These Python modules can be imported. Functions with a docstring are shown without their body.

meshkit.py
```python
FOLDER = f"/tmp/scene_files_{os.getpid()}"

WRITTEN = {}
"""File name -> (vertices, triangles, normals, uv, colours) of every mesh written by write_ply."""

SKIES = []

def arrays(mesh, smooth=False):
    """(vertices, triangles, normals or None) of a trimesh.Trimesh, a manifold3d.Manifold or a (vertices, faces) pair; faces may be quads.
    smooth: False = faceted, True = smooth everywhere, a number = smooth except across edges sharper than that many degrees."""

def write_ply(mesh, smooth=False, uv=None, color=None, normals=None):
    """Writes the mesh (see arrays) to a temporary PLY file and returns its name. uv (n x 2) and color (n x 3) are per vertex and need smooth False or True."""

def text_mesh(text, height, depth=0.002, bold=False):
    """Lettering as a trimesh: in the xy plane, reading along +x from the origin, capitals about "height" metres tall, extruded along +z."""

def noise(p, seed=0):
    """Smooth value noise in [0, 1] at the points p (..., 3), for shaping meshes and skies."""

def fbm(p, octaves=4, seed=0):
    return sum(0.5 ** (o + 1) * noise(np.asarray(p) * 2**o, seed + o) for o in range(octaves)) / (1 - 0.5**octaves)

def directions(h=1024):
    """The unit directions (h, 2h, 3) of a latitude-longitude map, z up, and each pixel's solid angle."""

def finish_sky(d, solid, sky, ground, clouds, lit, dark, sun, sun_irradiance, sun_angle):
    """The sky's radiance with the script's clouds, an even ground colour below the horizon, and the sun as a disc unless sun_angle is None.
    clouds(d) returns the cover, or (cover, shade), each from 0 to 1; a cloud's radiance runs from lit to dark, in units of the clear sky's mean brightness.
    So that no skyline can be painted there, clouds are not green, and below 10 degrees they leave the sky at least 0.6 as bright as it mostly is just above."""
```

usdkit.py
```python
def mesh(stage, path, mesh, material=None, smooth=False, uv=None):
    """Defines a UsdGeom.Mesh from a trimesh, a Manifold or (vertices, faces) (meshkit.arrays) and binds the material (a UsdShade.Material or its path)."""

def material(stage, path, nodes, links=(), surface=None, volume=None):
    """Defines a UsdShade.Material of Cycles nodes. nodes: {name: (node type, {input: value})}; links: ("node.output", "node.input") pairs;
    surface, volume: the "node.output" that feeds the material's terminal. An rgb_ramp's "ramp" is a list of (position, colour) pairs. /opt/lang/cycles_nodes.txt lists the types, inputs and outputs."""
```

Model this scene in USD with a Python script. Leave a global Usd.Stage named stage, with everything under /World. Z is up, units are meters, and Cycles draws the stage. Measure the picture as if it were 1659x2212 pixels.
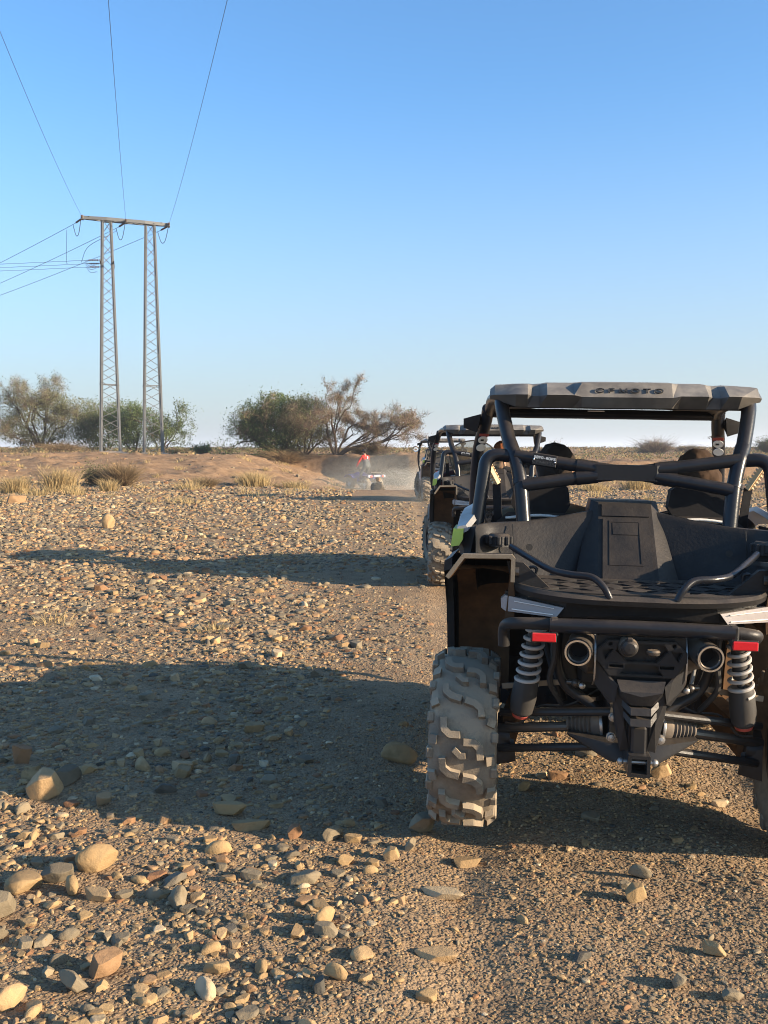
import math
import numpy as np
import trimesh
import manifold3d as m3
import meshkit
import usdkit
from shapely.geometry import Polygon, LineString, Point, box as sbox
from shapely.ops import unary_union
from pxr import Usd, UsdGeom, UsdLux, UsdShade, Gf, Sdf, Vt

stage = Usd.Stage.CreateInMemory()
UsdGeom.SetStageUpAxis(stage, UsdGeom.Tokens.z)
UsdGeom.SetStageMetersPerUnit(stage, 1.0)
UsdGeom.Xform.Define(stage, '/World')
UsdGeom.Scope.Define(stage, '/World/Looks')

# ------------------------------------------------------------------ camera, sky, sun
EYE = 1.487
cam = UsdGeom.Camera.Define(stage, '/World/camera')
cam.CreateHorizontalApertureAttr(36.0)
cam.CreateVerticalApertureAttr(48.0)
cam.CreateFocalLengthAttr(36.0 * 2115.0 / 1659.0)
cam.CreateClippingRangeAttr(Gf.Vec2f(0.1, 20000.0))
cam.CreateExposureAttr(1.46)
cam.AddTranslateOp().Set(Gf.Vec3d(0, 0, EYE))
cam.AddRotateXOp().Set(90 - 3.73)

SUN_AZ, SUN_EL = math.radians(19.3), math.radians(15.6)   # behind the picture plane, to the right
SUN = np.array([math.cos(SUN_AZ) * math.cos(SUN_EL), -math.sin(SUN_AZ) * math.cos(SUN_EL), math.sin(SUN_EL)])
sun = UsdLux.DistantLight.Define(stage, '/World/sun')
sun.CreateIntensityAttr(1.25)
sun.CreateAngleAttr(0.5)
sun.CreateColorAttr(Gf.Vec3f(1.0, 0.80, 0.575))
sun.GetPrim().CreateAttribute('inputs:normalize', Sdf.ValueTypeNames.Bool).Set(True)
zx = SUN
xx = np.cross([0, 0, 1.0], zx); xx /= np.linalg.norm(xx)
yx = np.cross(zx, xx)
sun.AddTransformOp().Set(Gf.Matrix4d(*xx, 0, *yx, 0, *zx, 0, 0, 0, 0, 1))

dome = UsdLux.DomeLight.Define(stage, '/World/sky')
dome.GetPrim().SetCustomDataByKey('kind', 'structure')
skymat = usdkit.material(stage, '/World/Looks/sky', {
    'sky': ('sky_texture', {'sky_type': 'single_scattering', 'sun_disc': False, 'sun_elevation': SUN_EL,
                            'sun_rotation': math.atan2(SUN[0], SUN[1]), 'altitude': 450.0,
                            'air_density': 1.0, 'aerosol_density': 1.6, 'ozone_density': 3.0}),
    'tint': ('mix', {'mix_type': 'multiply', 'fac': 1.0, 'color2': (0.80, 1.11, 1.28)}),
    'tc': ('texture_coordinate', {}), 'sep': ('separate_xyz', {}),
    'low': ('map_range', {'range_type': 'smoothstep', 'from_min': -0.12, 'from_max': 0.36, 'to_min': 1.0, 'to_max': 0.0, 'clamp': True}),
    'hz': ('mix', {'color2': (2.42, 2.55, 2.72)}),
    'bg': ('background_shader', {'strength': 0.090})},
    [('sky.color', 'tint.color1'), ('tc.generated', 'sep.vector'), ('sep.z', 'low.value'), ('low.result', 'hz.fac'), ('tint.color', 'hz.color1'), ('hz.color', 'bg.color')], surface='bg.background')
UsdShade.MaterialBindingAPI.Apply(dome.GetPrim()).Bind(skymat)

# ------------------------------------------------------------------ naming helpers
USED = {}
def numbered(path):
    n = USED.get(path, -1) + 1
    USED[path] = n
    return path if n == 0 else f'{path}_{n:03d}'

def tag(p, label=None, cat=None, group=None, kind=None):
    for k, v in (('label', label), ('category', cat), ('group', group), ('kind', kind)):
        if v:
            p.SetCustomDataByKey(k, v)
    return p

def mat4(loc=(0, 0, 0), R=None):
    R = np.eye(3) if R is None else R          # columns = images of local axes
    return Gf.Matrix4d(*R[:, 0], 0, *R[:, 1], 0, *R[:, 2], 0, *map(float, loc), 1)

def rotz(a):
    c, s = math.cos(a), math.sin(a)
    return np.array([[c, -s, 0], [s, c, 0], [0, 0, 1.0]])
def rotx(a):
    c, s = math.cos(a), math.sin(a)
    return np.array([[1.0, 0, 0], [0, c, -s], [0, s, c]])
def roty(a):
    c, s = math.cos(a), math.sin(a)
    return np.array([[c, 0, s], [0, 1.0, 0], [-s, 0, c]])

def thing(name, label, cat, loc=(0, 0, 0), R=None, group=None, kind=None):
    x = UsdGeom.Xform.Define(stage, numbered('/World/' + name))
    x.AddTransformOp().Set(mat4(loc, R))
    return tag(x.GetPrim(), label, cat, group, kind)

def part(parent, name, mesh, mat, smooth=30, label=None):
    """One mesh prim under parent (a prim) or under /World."""
    base = str(parent.GetPath()) if parent else '/World'
    m = usdkit.mesh(stage, numbered(f'{base}/{name}'), mesh, MAT[mat], smooth)
    if label:
        m.GetPrim().SetCustomDataByKey('label', label)
    return m.GetPrim()

def node(parent, name, loc=(0, 0, 0), R=None):
    x = UsdGeom.Xform.Define(stage, numbered(f'{parent.GetPath()}/{name}'))
    x.AddTransformOp().Set(mat4(loc, R))
    return x.GetPrim()

# ------------------------------------------------------------------ materials
MAT = {}
def simple(name, col, rough=0.5, metal=0.0, **kw):
    MAT[name] = usdkit.material(stage, '/World/Looks/' + name, {'p': ('principled_bsdf', {'base_color': col, 'roughness': rough, 'metallic': metal, **kw})}, surface='p.BSDF')

def dusty(name, col, rough=0.45, dust=0.45, metal=0.0, dustcol=(0.27, 0.205, 0.14), scale=6.0, bump=0.0, spec=0.5, side=0.26, low=0.15):
    """Paint or plastic under patchy road dust, thicker where the surface faces up."""
    MAT[name] = usdkit.material(stage, '/World/Looks/' + name, {
        'tc': ('texture_coordinate', {}),
        'n1': ('noise_texture', {'scale': scale, 'detail': 6.0, 'roughness': 0.65}),
        'n2': ('noise_texture', {'scale': scale * 14, 'detail': 3.0, 'roughness': 0.6}),
        'geo': ('geometry', {}),
        'sep': ('separate_xyz', {}),
        'up': ('map_range', {'from_min': 0.1, 'from_max': 0.95, 'to_min': side, 'to_max': 2.3, 'clamp': True}),
        'r': ('map_range', {'from_min': 0.30, 'from_max': 0.72, 'to_min': low, 'to_max': 1.0, 'clamp': True}),
        'm1': ('math', {'math_type': 'multiply'}),
        'm2': ('math', {'math_type': 'multiply', 'value2': dust}),
        'm3': ('math', {'math_type': 'multiply_add', 'value2': 0.35, 'value3': 0.82}),
        'm4': ('math', {'math_type': 'multiply', 'use_clamp': True}),
        'mix': ('mix', {'color1': col, 'color2': dustcol}),
        'rr': ('map_range', {'from_min': 0.0, 'from_max': 1.0, 'to_min': rough, 'to_max': 0.92}),
        'b': ('bump', {'strength': 0.25 + bump, 'distance': 0.002}),
        'p': ('principled_bsdf', {'metallic': metal, 'specular_ior_level': spec})},
        [('tc.object', 'n1.vector'), ('tc.object', 'n2.vector'), ('geo.normal', 'sep.vector'), ('sep.z', 'up.value'), ('n1.fac', 'r.value'),
         ('r.result', 'm1.value1'), ('up.result', 'm1.value2'), ('m1.value', 'm2.value1'), ('n2.fac', 'm3.value1'),
         ('m2.value', 'm4.value1'), ('m3.value', 'm4.value2'), ('m4.value', 'mix.fac'), ('mix.color', 'p.base_color'),
         ('m4.value', 'rr.value'), ('rr.result', 'p.roughness'), ('n2.fac', 'b.height'), ('b.normal', 'p.normal')], surface='p.BSDF')

dusty('black_plastic', (0.009, 0.010, 0.012), 0.44, 0.14, spec=0.28, bump=0.2)
dusty('bed_plastic', (0.005, 0.007, 0.010), 0.48, 0.10, spec=0.20, bump=0.35)
dusty('roof_plastic', (0.030, 0.029, 0.028), 0.5, 0.55, dustcol=(0.20, 0.178, 0.15), scale=9, side=0.7)
dusty('cage_paint', (0.004, 0.006, 0.010), 0.28, 0.07, spec=0.3)
dusty('frame_paint', (0.008, 0.009, 0.011), 0.38, 0.10, spec=0.35)
dusty('tyre_rubber', (0.045, 0.042, 0.040), 0.85, 1.0, dustcol=(0.275, 0.222, 0.158), scale=12, bump=0.3, spec=0.2, side=0.75, low=0.4)
dusty('liner', (0.035, 0.022, 0.014), 0.8, 0.85, dustcol=(0.22, 0.115, 0.05), scale=7, spec=0.15, side=0.6)
dusty('seat_fabric', (0.010, 0.011, 0.014), 0.8, 0.12, spec=0.2)
dusty('spring_paint', (0.34, 0.33, 0.31), 0.45, 0.45)
dusty('rubber_boot', (0.012, 0.012, 0.012), 0.7, 0.3)
dusty('cv_rubber', (0.05, 0.042, 0.036), 0.75, 0.55, side=0.6)
dusty('steel', (0.45, 0.44, 0.42), 0.35, 0.4, metal=0.9)
dusty('dark_steel', (0.075, 0.07, 0.065), 0.36, 0.35, metal=0.75)
dusty('rust_link', (0.22, 0.17, 0.11), 0.6, 0.5, metal=0.3)
dusty('silver_paint', (0.30, 0.31, 0.32), 0.34, 0.30, metal=0.4)
dusty('lime_paint', (0.44, 0.47, 0.03), 0.35, 0.22)
dusty('dust_lip', (0.10, 0.085, 0.065), 0.7, 0.9, dustcol=(0.34, 0.27, 0.19))
dusty('lamp_lens', (0.25, 0.225, 0.22), 0.22, 0.22)
dusty('lamp_strip', (0.80, 0.77, 0.72), 0.2, 0.1)
dusty('red_reflector', (0.50, 0.010, 0.018), 0.18, 0.10)
simple('sticker_red', (0.30, 0.045, 0.03), 0.5)
simple('sticker_white', (0.72, 0.72, 0.68), 0.5)
simple('sticker_black', (0.015, 0.015, 0.015), 0.5)
simple('plate_text', (0.72, 0.72, 0.70), 0.4, 0.4)
simple('chrome', (0.75, 0.75, 0.74), 0.18, 1.0)
simple('tan_plastic', (0.62, 0.46, 0.26), 0.55)
simple('soot', (0.006, 0.006, 0.006), 0.9)
simple('badge', (0.022, 0.022, 0.022), 0.6)
simple('orange_plastic', (0.85, 0.22, 0.06), 0.45)
simple('mirror_glass', (0.8, 0.8, 0.8), 0.03, 1.0)
MAT['clear_pane'] = usdkit.material(stage, '/World/Looks/clear_pane', {
    'f': ('fresnel', {'IOR': 1.35}), 't': ('transparent_bsdf', {'color': (0.72, 0.74, 0.72)}), 'g': ('glossy_bsdf', {'color': (0.8, 0.8, 0.8), 'roughness': 0.12}),
    'd': ('diffuse_bsdf', {'color': (0.30, 0.25, 0.19)}), 'm': ('mix_closure', {}), 'm2': ('mix_closure', {'fac': 0.16})},
    [('f.fac', 'm.fac'), ('t.BSDF', 'm.closure1'), ('g.BSDF', 'm.closure2'), ('m.closure', 'm2.closure1'), ('d.BSDF', 'm2.closure2')], surface='m2.closure')
# people
def cloth(name, col):
    MAT[name] = usdkit.material(stage, '/World/Looks/' + name, {
        'tc': ('texture_coordinate', {}), 'n': ('noise_texture', {'scale': 7.0, 'detail': 5.0}),
        'm': ('mix', {'color1': tuple(0.65 * c for c in col), 'color2': tuple(min(1, 1.3 * c) for c in col)}),
        'b': ('bump', {'strength': 0.5, 'distance': 0.02}),
        'p': ('principled_bsdf', {'roughness': 0.9, 'specular_ior_level': 0.2})},
        [('tc.object', 'n.vector'), ('n.fac', 'm.fac'), ('m.color', 'p.base_color'), ('n.fac', 'b.height'), ('b.normal', 'p.normal')], surface='p.BSDF')
cloth('skin', (0.42, 0.25, 0.17)); cloth('hair_dark', (0.022, 0.015, 0.011)); cloth('hair_brown', (0.045, 0.026, 0.015)); cloth('hair_red', (0.16, 0.05, 0.018))
cloth('cloth_black', (0.018, 0.018, 0.02)); cloth('cloth_olive', (0.16, 0.125, 0.075)); cloth('cloth_red', (0.46, 0.022, 0.018)); cloth('cloth_grey', (0.075, 0.082, 0.085))
cloth('cloth_white', (0.75, 0.73, 0.70)); cloth('cloth_maroon', (0.085, 0.018, 0.02))
dusty('quad_blue', (0.025, 0.035, 0.26), 0.3, 0.3); dusty('quad_white', (0.35, 0.36, 0.42), 0.35, 0.25); simple('lamp_red', (0.8, 0.09, 0.04), 0.25)
dusty('galvanised', (0.125, 0.13, 0.13), 0.6, 0.10, metal=0.15)
dusty('concrete', (0.33, 0.29, 0.24), 0.9, 0.4)
simple('cable', (0.025, 0.025, 0.028), 0.6)
simple('insulator', (0.09, 0.05, 0.04), 0.25)

# soil: browner gravel plain, sandy orange terrace beyond about 35 m
MAT['soil'] = usdkit.material(stage, '/World/Looks/soil', {
    'geo': ('geometry', {}), 'sep': ('separate_xyz', {}),
    'far': ('map_range', {'from_min': 30.0, 'from_max': 44.0, 'to_min': 0.0, 'to_max': 1.0, 'clamp': True}),
    'n0': ('noise_texture', {'scale': 0.35, 'detail': 5.0, 'roughness': 0.6}),
    'n1': ('noise_texture', {'scale': 3.0, 'detail': 8.0, 'roughness': 0.65}),
    'n2': ('noise_texture', {'scale': 60.0, 'detail': 6.0, 'roughness': 0.7}),
    'v': ('voronoi_texture', {'scale': 95.0, 'randomness': 1.0}),
    'v2': ('voronoi_texture', {'scale': 42.0, 'randomness': 1.0}),
    'near': ('rgb_ramp', {'ramp': [(0.25, (0.180, 0.120, 0.070)), (0.5, (0.298, 0.203, 0.118)), (0.8, (0.36, 0.257, 0.156))]}),
    'sand': ('rgb_ramp', {'ramp': [(0.3, (0.160, 0.099, 0.056)), (0.5, (0.272, 0.169, 0.094)), (0.7, (0.336, 0.225, 0.130))]}),
    'grain': ('rgb_ramp', {'ramp': [(0.0, (0.62, 0.62, 0.62)), (0.5, (1, 1, 1)), (1.0, (1.35, 1.32, 1.28))]}),
    'mfar': ('mix', {}), 'mg': ('mix', {'mix_type': 'multiply', 'fac': 0.55}), 'mp': ('mix', {'mix_type': 'multiply', 'fac': 0.55}),
    'addn': ('math', {'math_type': 'multiply_add', 'value2': 6.0}),
    'b1': ('bump', {'strength': 0.9, 'distance': 0.012}), 'b2': ('bump', {'strength': 0.8, 'distance': 0.012, 'invert': True}), 'b3': ('bump', {'strength': 0.6, 'distance': 0.02, 'invert': True}),
    'p': ('principled_bsdf', {'roughness': 0.95, 'specular_ior_level': 0.15})},
    [('geo.position', 'sep.vector'), ('n0.fac', 'addn.value1'), ('sep.y', 'addn.value3'), ('addn.value', 'far.value'),
     ('geo.position', 'n0.vector'), ('geo.position', 'n1.vector'), ('geo.position', 'n2.vector'), ('geo.position', 'v.vector'), ('geo.position', 'v2.vector'),
     ('n1.fac', 'near.fac'), ('n1.fac', 'sand.fac'), ('near.color', 'mfar.color1'), ('sand.color', 'mfar.color2'), ('far.result', 'mfar.fac'),
     ('mfar.color', 'mg.color1'), ('v.color', 'grain.fac'), ('grain.color', 'mg.color2'), ('mg.color', 'mp.color1'), ('n2.color', 'mp.color2'), ('mg.color', 'p.base_color'),
     ('n2.fac', 'b1.height'), ('v.distance', 'b2.height'), ('b1.normal', 'b2.normal'), ('v2.distance', 'b3.height'), ('b2.normal', 'b3.normal'), ('b3.normal', 'p.normal')], surface='p.BSDF')

def stone_mat(name, a, b, c):
    MAT[name] = usdkit.material(stage, '/World/Looks/' + name, {
        'oi': ('object_info', {}), 'tc': ('texture_coordinate', {}), 'geo': ('geometry', {}),
        'n': ('noise_texture', {'scale': 9.0, 'detail': 7.0, 'roughness': 0.65}), 'n3': ('noise_texture', {'scale': 70.0, 'detail': 5.0, 'roughness': 0.7}),
        'r': ('rgb_ramp', {'ramp': [(0.0, a), (0.5, b), (1.0, c)]}),
        'g': ('rgb_ramp', {'ramp': [(0.3, (0.68, 0.66, 0.62)), (0.5, (1, 1, 1)), (0.72, (1.22, 1.15, 1.05))]}),
        'm': ('mix', {'mix_type': 'multiply', 'fac': 0.9}),
        'b': ('bump', {'strength': 0.65, 'distance': 0.006}),
        'p': ('principled_bsdf', {'roughness': 0.88, 'specular_ior_level': 0.2})},
        [('oi.random', 'r.fac'), ('geo.position', 'n.vector'), ('geo.position', 'n3.vector'), ('n.fac', 'g.fac'), ('r.color', 'm.color1'), ('g.color', 'm.color2'),
         ('m.color', 'p.base_color'), ('n3.fac', 'b.height'), ('b.normal', 'p.normal')], surface='p.BSDF')
stone_mat('stone_tan', (0.245, 0.161, 0.081), (0.294, 0.202, 0.102), (0.343, 0.232, 0.124))
stone_mat('stone_grey', (0.122, 0.101, 0.071), (0.171, 0.139, 0.093), (0.220, 0.176, 0.114))
stone_mat('stone_red', (0.180, 0.094, 0.050), (0.237, 0.135, 0.071), (0.269, 0.172, 0.093))
stone_mat('stone_slate', (0.069, 0.064, 0.052), (0.098, 0.086, 0.068), (0.131, 0.112, 0.083))
stone_mat('stone_pale', (0.343, 0.262, 0.158), (0.392, 0.299, 0.186), (0.449, 0.359, 0.236))
STONES = ['stone_tan', 'stone_grey', 'stone_red', 'stone_slate', 'stone_pale']
STONE_P = np.array([0.52, 0.27, 0.13, 0.04, 0.04])

def leafmat(name, a, b, tr=0.35):
    MAT[name] = usdkit.material(stage, '/World/Looks/' + name, {
        'geo': ('geometry', {}), 'n': ('noise_texture', {'scale': 1.2, 'detail': 3.0}), 'add': ('math', {'math_type': 'multiply_add', 'value2': 0.5}),
        'sc': ('math', {'math_type': 'multiply_add', 'value2': 1.0, 'value3': -0.25}),
        'r': ('rgb_ramp', {'ramp': [(0.0, a), (1.0, b)]}), 'd': ('principled_bsdf', {'roughness': 0.75, 'specular_ior_level': 0.25}),
        't': ('translucent_bsdf', {}), 'm': ('mix_closure', {'fac': tr})},
        [('geo.position', 'n.vector'), ('geo.random_per_island', 'add.value1'), ('n.fac', 'sc.value1'), ('sc.value', 'add.value3'), ('add.value', 'r.fac'),
         ('r.color', 'd.base_color'), ('r.color', 't.color'), ('d.BSDF', 'm.closure1'), ('t.BSDF', 'm.closure2')], surface='m.closure')
leafmat('leaf_green', (0.078, 0.110, 0.036), (0.205, 0.250, 0.090))
leafmat('leaf_olive', (0.12, 0.122, 0.055), (0.27, 0.25, 0.12))
leafmat('leaf_dry', (0.18, 0.122, 0.062), (0.35, 0.245, 0.128))
leafmat('straw', (0.34, 0.245, 0.115), (0.54, 0.41, 0.20), 0.3)
leafmat('twig_dry', (0.14, 0.095, 0.065), (0.27, 0.19, 0.125), 0.0)
leafmat('bark', (0.055, 0.038, 0.027), (0.13, 0.09, 0.062), 0.0)
leafmat('bark_red', (0.075, 0.042, 0.028), (0.16, 0.095, 0.06), 0.0)

# ------------------------------------------------------------------ mesh helpers
def cat(*ms):
    ms = [m for m in ms if m is not None]
    return trimesh.util.concatenate(ms)

def T(v, f):
    f = np.asarray(f)
    if f.ndim == 2 and f.shape[1] == 4:
        f = np.vstack([f[:, [0, 1, 2]], f[:, [0, 2, 3]]])
    return trimesh.Trimesh(np.asarray(v, float), f, process=False)

def curve(pts, n=8):
    """Catmull-Rom through pts, n steps per span."""
    p = np.asarray(pts, float)
    if len(p) < 3:
        return p
    q = np.vstack([2 * p[0] - p[1], p, 2 * p[-1] - p[-2]])
    out = []
    for i in range(1, len(q) - 2):
        t = np.linspace(0, 1, n, endpoint=False)[:, None]
        a, b, c, d = q[i - 1], q[i], q[i + 1], q[i + 2]
        out.append(0.5 * ((2 * b) + (c - a) * t + (2 * a - 5 * b + 4 * c - d) * t ** 2 + (3 * b - a - 3 * c + d) * t ** 3))
    return np.vstack(out + [p[-1:]])

def fillet(pts, r=0.06, n=6):
    """Polyline with its corners rounded."""
    p = np.asarray(pts, float)
    out = [p[0]]
    for i in range(1, len(p) - 1):
        a, b = p[i - 1] - p[i], p[i + 1] - p[i]
        la, lb = np.linalg.norm(a), np.linalg.norm(b)
        k = min(r, la * 0.48, lb * 0.48)
        s, e = p[i] + a / la * k, p[i] + b / lb * k
        for t in np.linspace(0, 1, n):
            out.append((1 - t) ** 2 * s + 2 * t * (1 - t) * p[i] + t * t * e)
    out.append(p[-1])
    return np.array(out)

def tube(pts, r, sides=14, caps=True):
    p = np.asarray(pts, float)
    n = len(p)
    rr = np.broadcast_to(np.asarray(r, float), (n,))
    t = np.gradient(p, axis=0)
    t /= np.linalg.norm(t, axis=1, keepdims=True) + 1e-12
    a = np.zeros_like(p)
    ref = np.array([0, 0, 1.0]) if abs(t[0, 2]) < 0.9 else np.array([1.0, 0, 0])
    a[0] = np.cross(t[0], ref); a[0] /= np.linalg.norm(a[0])
    for i in range(1, n):
        v = a[i - 1] - t[i] * np.dot(a[i - 1], t[i])
        a[i] = v / (np.linalg.norm(v) + 1e-12)
    b = np.cross(t, a)
    th = np.arange(sides) * 2 * np.pi / sides
    v = (p[:, None] + rr[:, None, None] * (np.cos(th)[None, :, None] * a[:, None] + np.sin(th)[None, :, None] * b[:, None])).reshape(-1, 3)
    i, j = np.meshgrid(np.arange(n - 1), np.arange(sides), indexing='ij')
    q = np.stack([i * sides + j, i * sides + (j + 1) % sides, (i + 1) * sides + (j + 1) % sides, (i + 1) * sides + j], -1).reshape(-1, 4)
    f = np.vstack([q[:, [0, 1, 2]], q[:, [0, 2, 3]]])
    if caps:
        k = len(v)
        v = np.vstack([v, p[0], p[-1]])
        jj = np.arange(sides)
        f = np.vstack([f, np.stack([np.full(sides, k), (jj + 1) % sides, jj], 1), np.stack([np.full(sides, k + 1), (n - 1) * sides + jj, (n - 1) * sides + (jj + 1) % sides], 1)])
    return trimesh.Trimesh(v, f, process=False)

def rod(a, b, r, sides=12):
    return tube([a, b], r, sides)

def hull(pts):
    return trimesh.convex.convex_hull(np.asarray(pts, float))

def cbox(size, c=(0, 0, 0), ch=0.008, R=None):
    """Chamfered box."""
    s = np.asarray(size, float) / 2
    ch = min(ch, s.min() * 0.6)
    pts = []
    for sx in (-1, 1):
        for sy in (-1, 1):
            for sz in (-1, 1):
                for k in range(3):
                    d = np.array([sx, sy, sz]) * (s - ch)
                    d[k] = (sx, sy, sz)[k] * s[k]
                    pts.append(d)
    p = np.array(pts)
    if R is not None:
        p = p @ np.asarray(R).T
    return hull(p + np.asarray(c, float))

def bar(a, b, w, h=None, up=(0, 0, 1)):
    """Plain rectangular bar from a to b."""
    a, b = np.asarray(a, float), np.asarray(b, float)
    h = h or w
    t = b - a; L = np.linalg.norm(t); t /= L
    up = np.asarray(up, float)
    if abs(t @ up) > 0.98:
        up = np.array([1.0, 0, 0])
    x = np.cross(t, up); x /= np.linalg.norm(x)
    y = np.cross(x, t)
    v = [p + sx * x * w / 2 + sy * y * h / 2 for p in (a, b) for sx, sy in ((-1, -1), (1, -1), (1, 1), (-1, 1))]
    return T(v, [[0, 3, 2, 1], [4, 5, 6, 7], [0, 1, 5, 4], [1, 2, 6, 5], [2, 3, 7, 6], [3, 0, 4, 7]])

def loft(rings, closed=True, caps=True):
    r = np.asarray(rings, float)
    n, k = r.shape[:2]
    v = r.reshape(-1, 3)
    f = []
    for i in range(n - 1):
        for j in range(k if closed else k - 1):
            a, b = i * k + j, i * k + (j + 1) % k
            f += [[a, b, b + k], [a, b + k, a + k]]
    if caps and closed:
        for base, flip in ((0, True), ((n - 1) * k, False)):
            c = len(v)
            v = np.vstack([v, v[base:base + k].mean(0)])
            for j in range(k):
                t = [c, base + j, base + (j + 1) % k]
                f.append(t[::-1] if flip else t)
    m = trimesh.Trimesh(v, np.array(f), process=False)
    return m

def extrude(poly, d):
    g = getattr(poly, 'geoms', [poly])
    return cat(*[trimesh.creation.extrude_polygon(x, d, engine='earcut') for x in g if x.area > 1e-9])

def plate_xz(poly, y0, y1, ch=0.0):
    """Polygon in x,z; from y0 (towards the rear) to y1, with a small chamfer on the rear edge."""
    if not hasattr(poly, 'exterior') and not hasattr(poly, 'geoms'):
        poly = Polygon(poly)
    d = y1 - y0
    m = extrude(poly, d)
    v = m.vertices.copy()
    m.vertices = np.c_[v[:, 0], y1 - v[:, 2], v[:, 1]]
    if ch:
        q = poly.buffer(-ch)
        if not q.is_empty:
            e = extrude(q, ch)
            w = e.vertices
            e.vertices = np.c_[w[:, 0], y0 - w[:, 2] + 0.0005, w[:, 1]]
            m = cat(m, e)
    return m

def plate_xy(poly, z0, z1):
    if not hasattr(poly, 'exterior') and not hasattr(poly, 'geoms'):
        poly = Polygon(poly)
    m = extrude(poly, z1 - z0)
    m.apply_translation([0, 0, z0])
    return m

def lathe(profile, n=32, axis='z'):
    """profile: (radius, height) pairs."""
    p = np.asarray(profile, float)
    th = np.arange(n) * 2 * np.pi / n
    v = np.stack([p[:, None, 0] * np.cos(th), p[:, None, 0] * np.sin(th), np.broadcast_to(p[:, None, 1], (len(p), n))], -1)
    f = []
    k = len(p)
    i, j = np.meshgrid(np.arange(k - 1), np.arange(n), indexing='ij')
    q = np.stack([i * n + j, i * n + (j + 1) % n, (i + 1) * n + (j + 1) % n, (i + 1) * n + j], -1).reshape(-1, 4)
    m = T(v.reshape(-1, 3), q)
    if axis == 'x':
        m.vertices = m.vertices[:, [2, 0, 1]]
    elif axis == 'y':
        m.vertices = m.vertices[:, [1, 2, 0]]
    return m

def moved(m, t=(0, 0, 0), R=None):
    m = m.copy()
    v = m.vertices
    if R is not None:
        v = v @ np.asarray(R).T
    m.vertices = v + np.asarray(t, float)
    return m

def mirror(m):
    m = m.copy()
    m.vertices = m.vertices * [-1, 1, 1]
    m.faces = m.faces[:, ::-1]
    return m

def sphere(c, r, sub=2):
    m = trimesh.creation.icosphere(sub, 1.0)
    m.vertices = m.vertices * np.asarray(r) + np.asarray(c, float)
    return m

def aim(d, up=(0, 0, 1)):
    """Rotation whose z column is d."""
    z = np.asarray(d, float); z = z / np.linalg.norm(z)
    u = np.asarray(up, float)
    if abs(z @ u) > 0.98:
        u = np.array([0, 1.0, 0])
    x = np.cross(u, z); x /= np.linalg.norm(x)
    return np.stack([x, np.cross(z, x), z], 1)
# ------------------------------------------------------------------ ground
def sst(a, b, x):
    t = np.clip((np.asarray(x, float) - a) / (b - a), 0, 1)
    return t * t * (3 - 2 * t)

def lane_left(y):
    return np.interp(y, [2, 4, 6, 12, 24, 34], [-0.05, -0.25, -0.35, -0.65, -1.3, -1.6])

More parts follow.
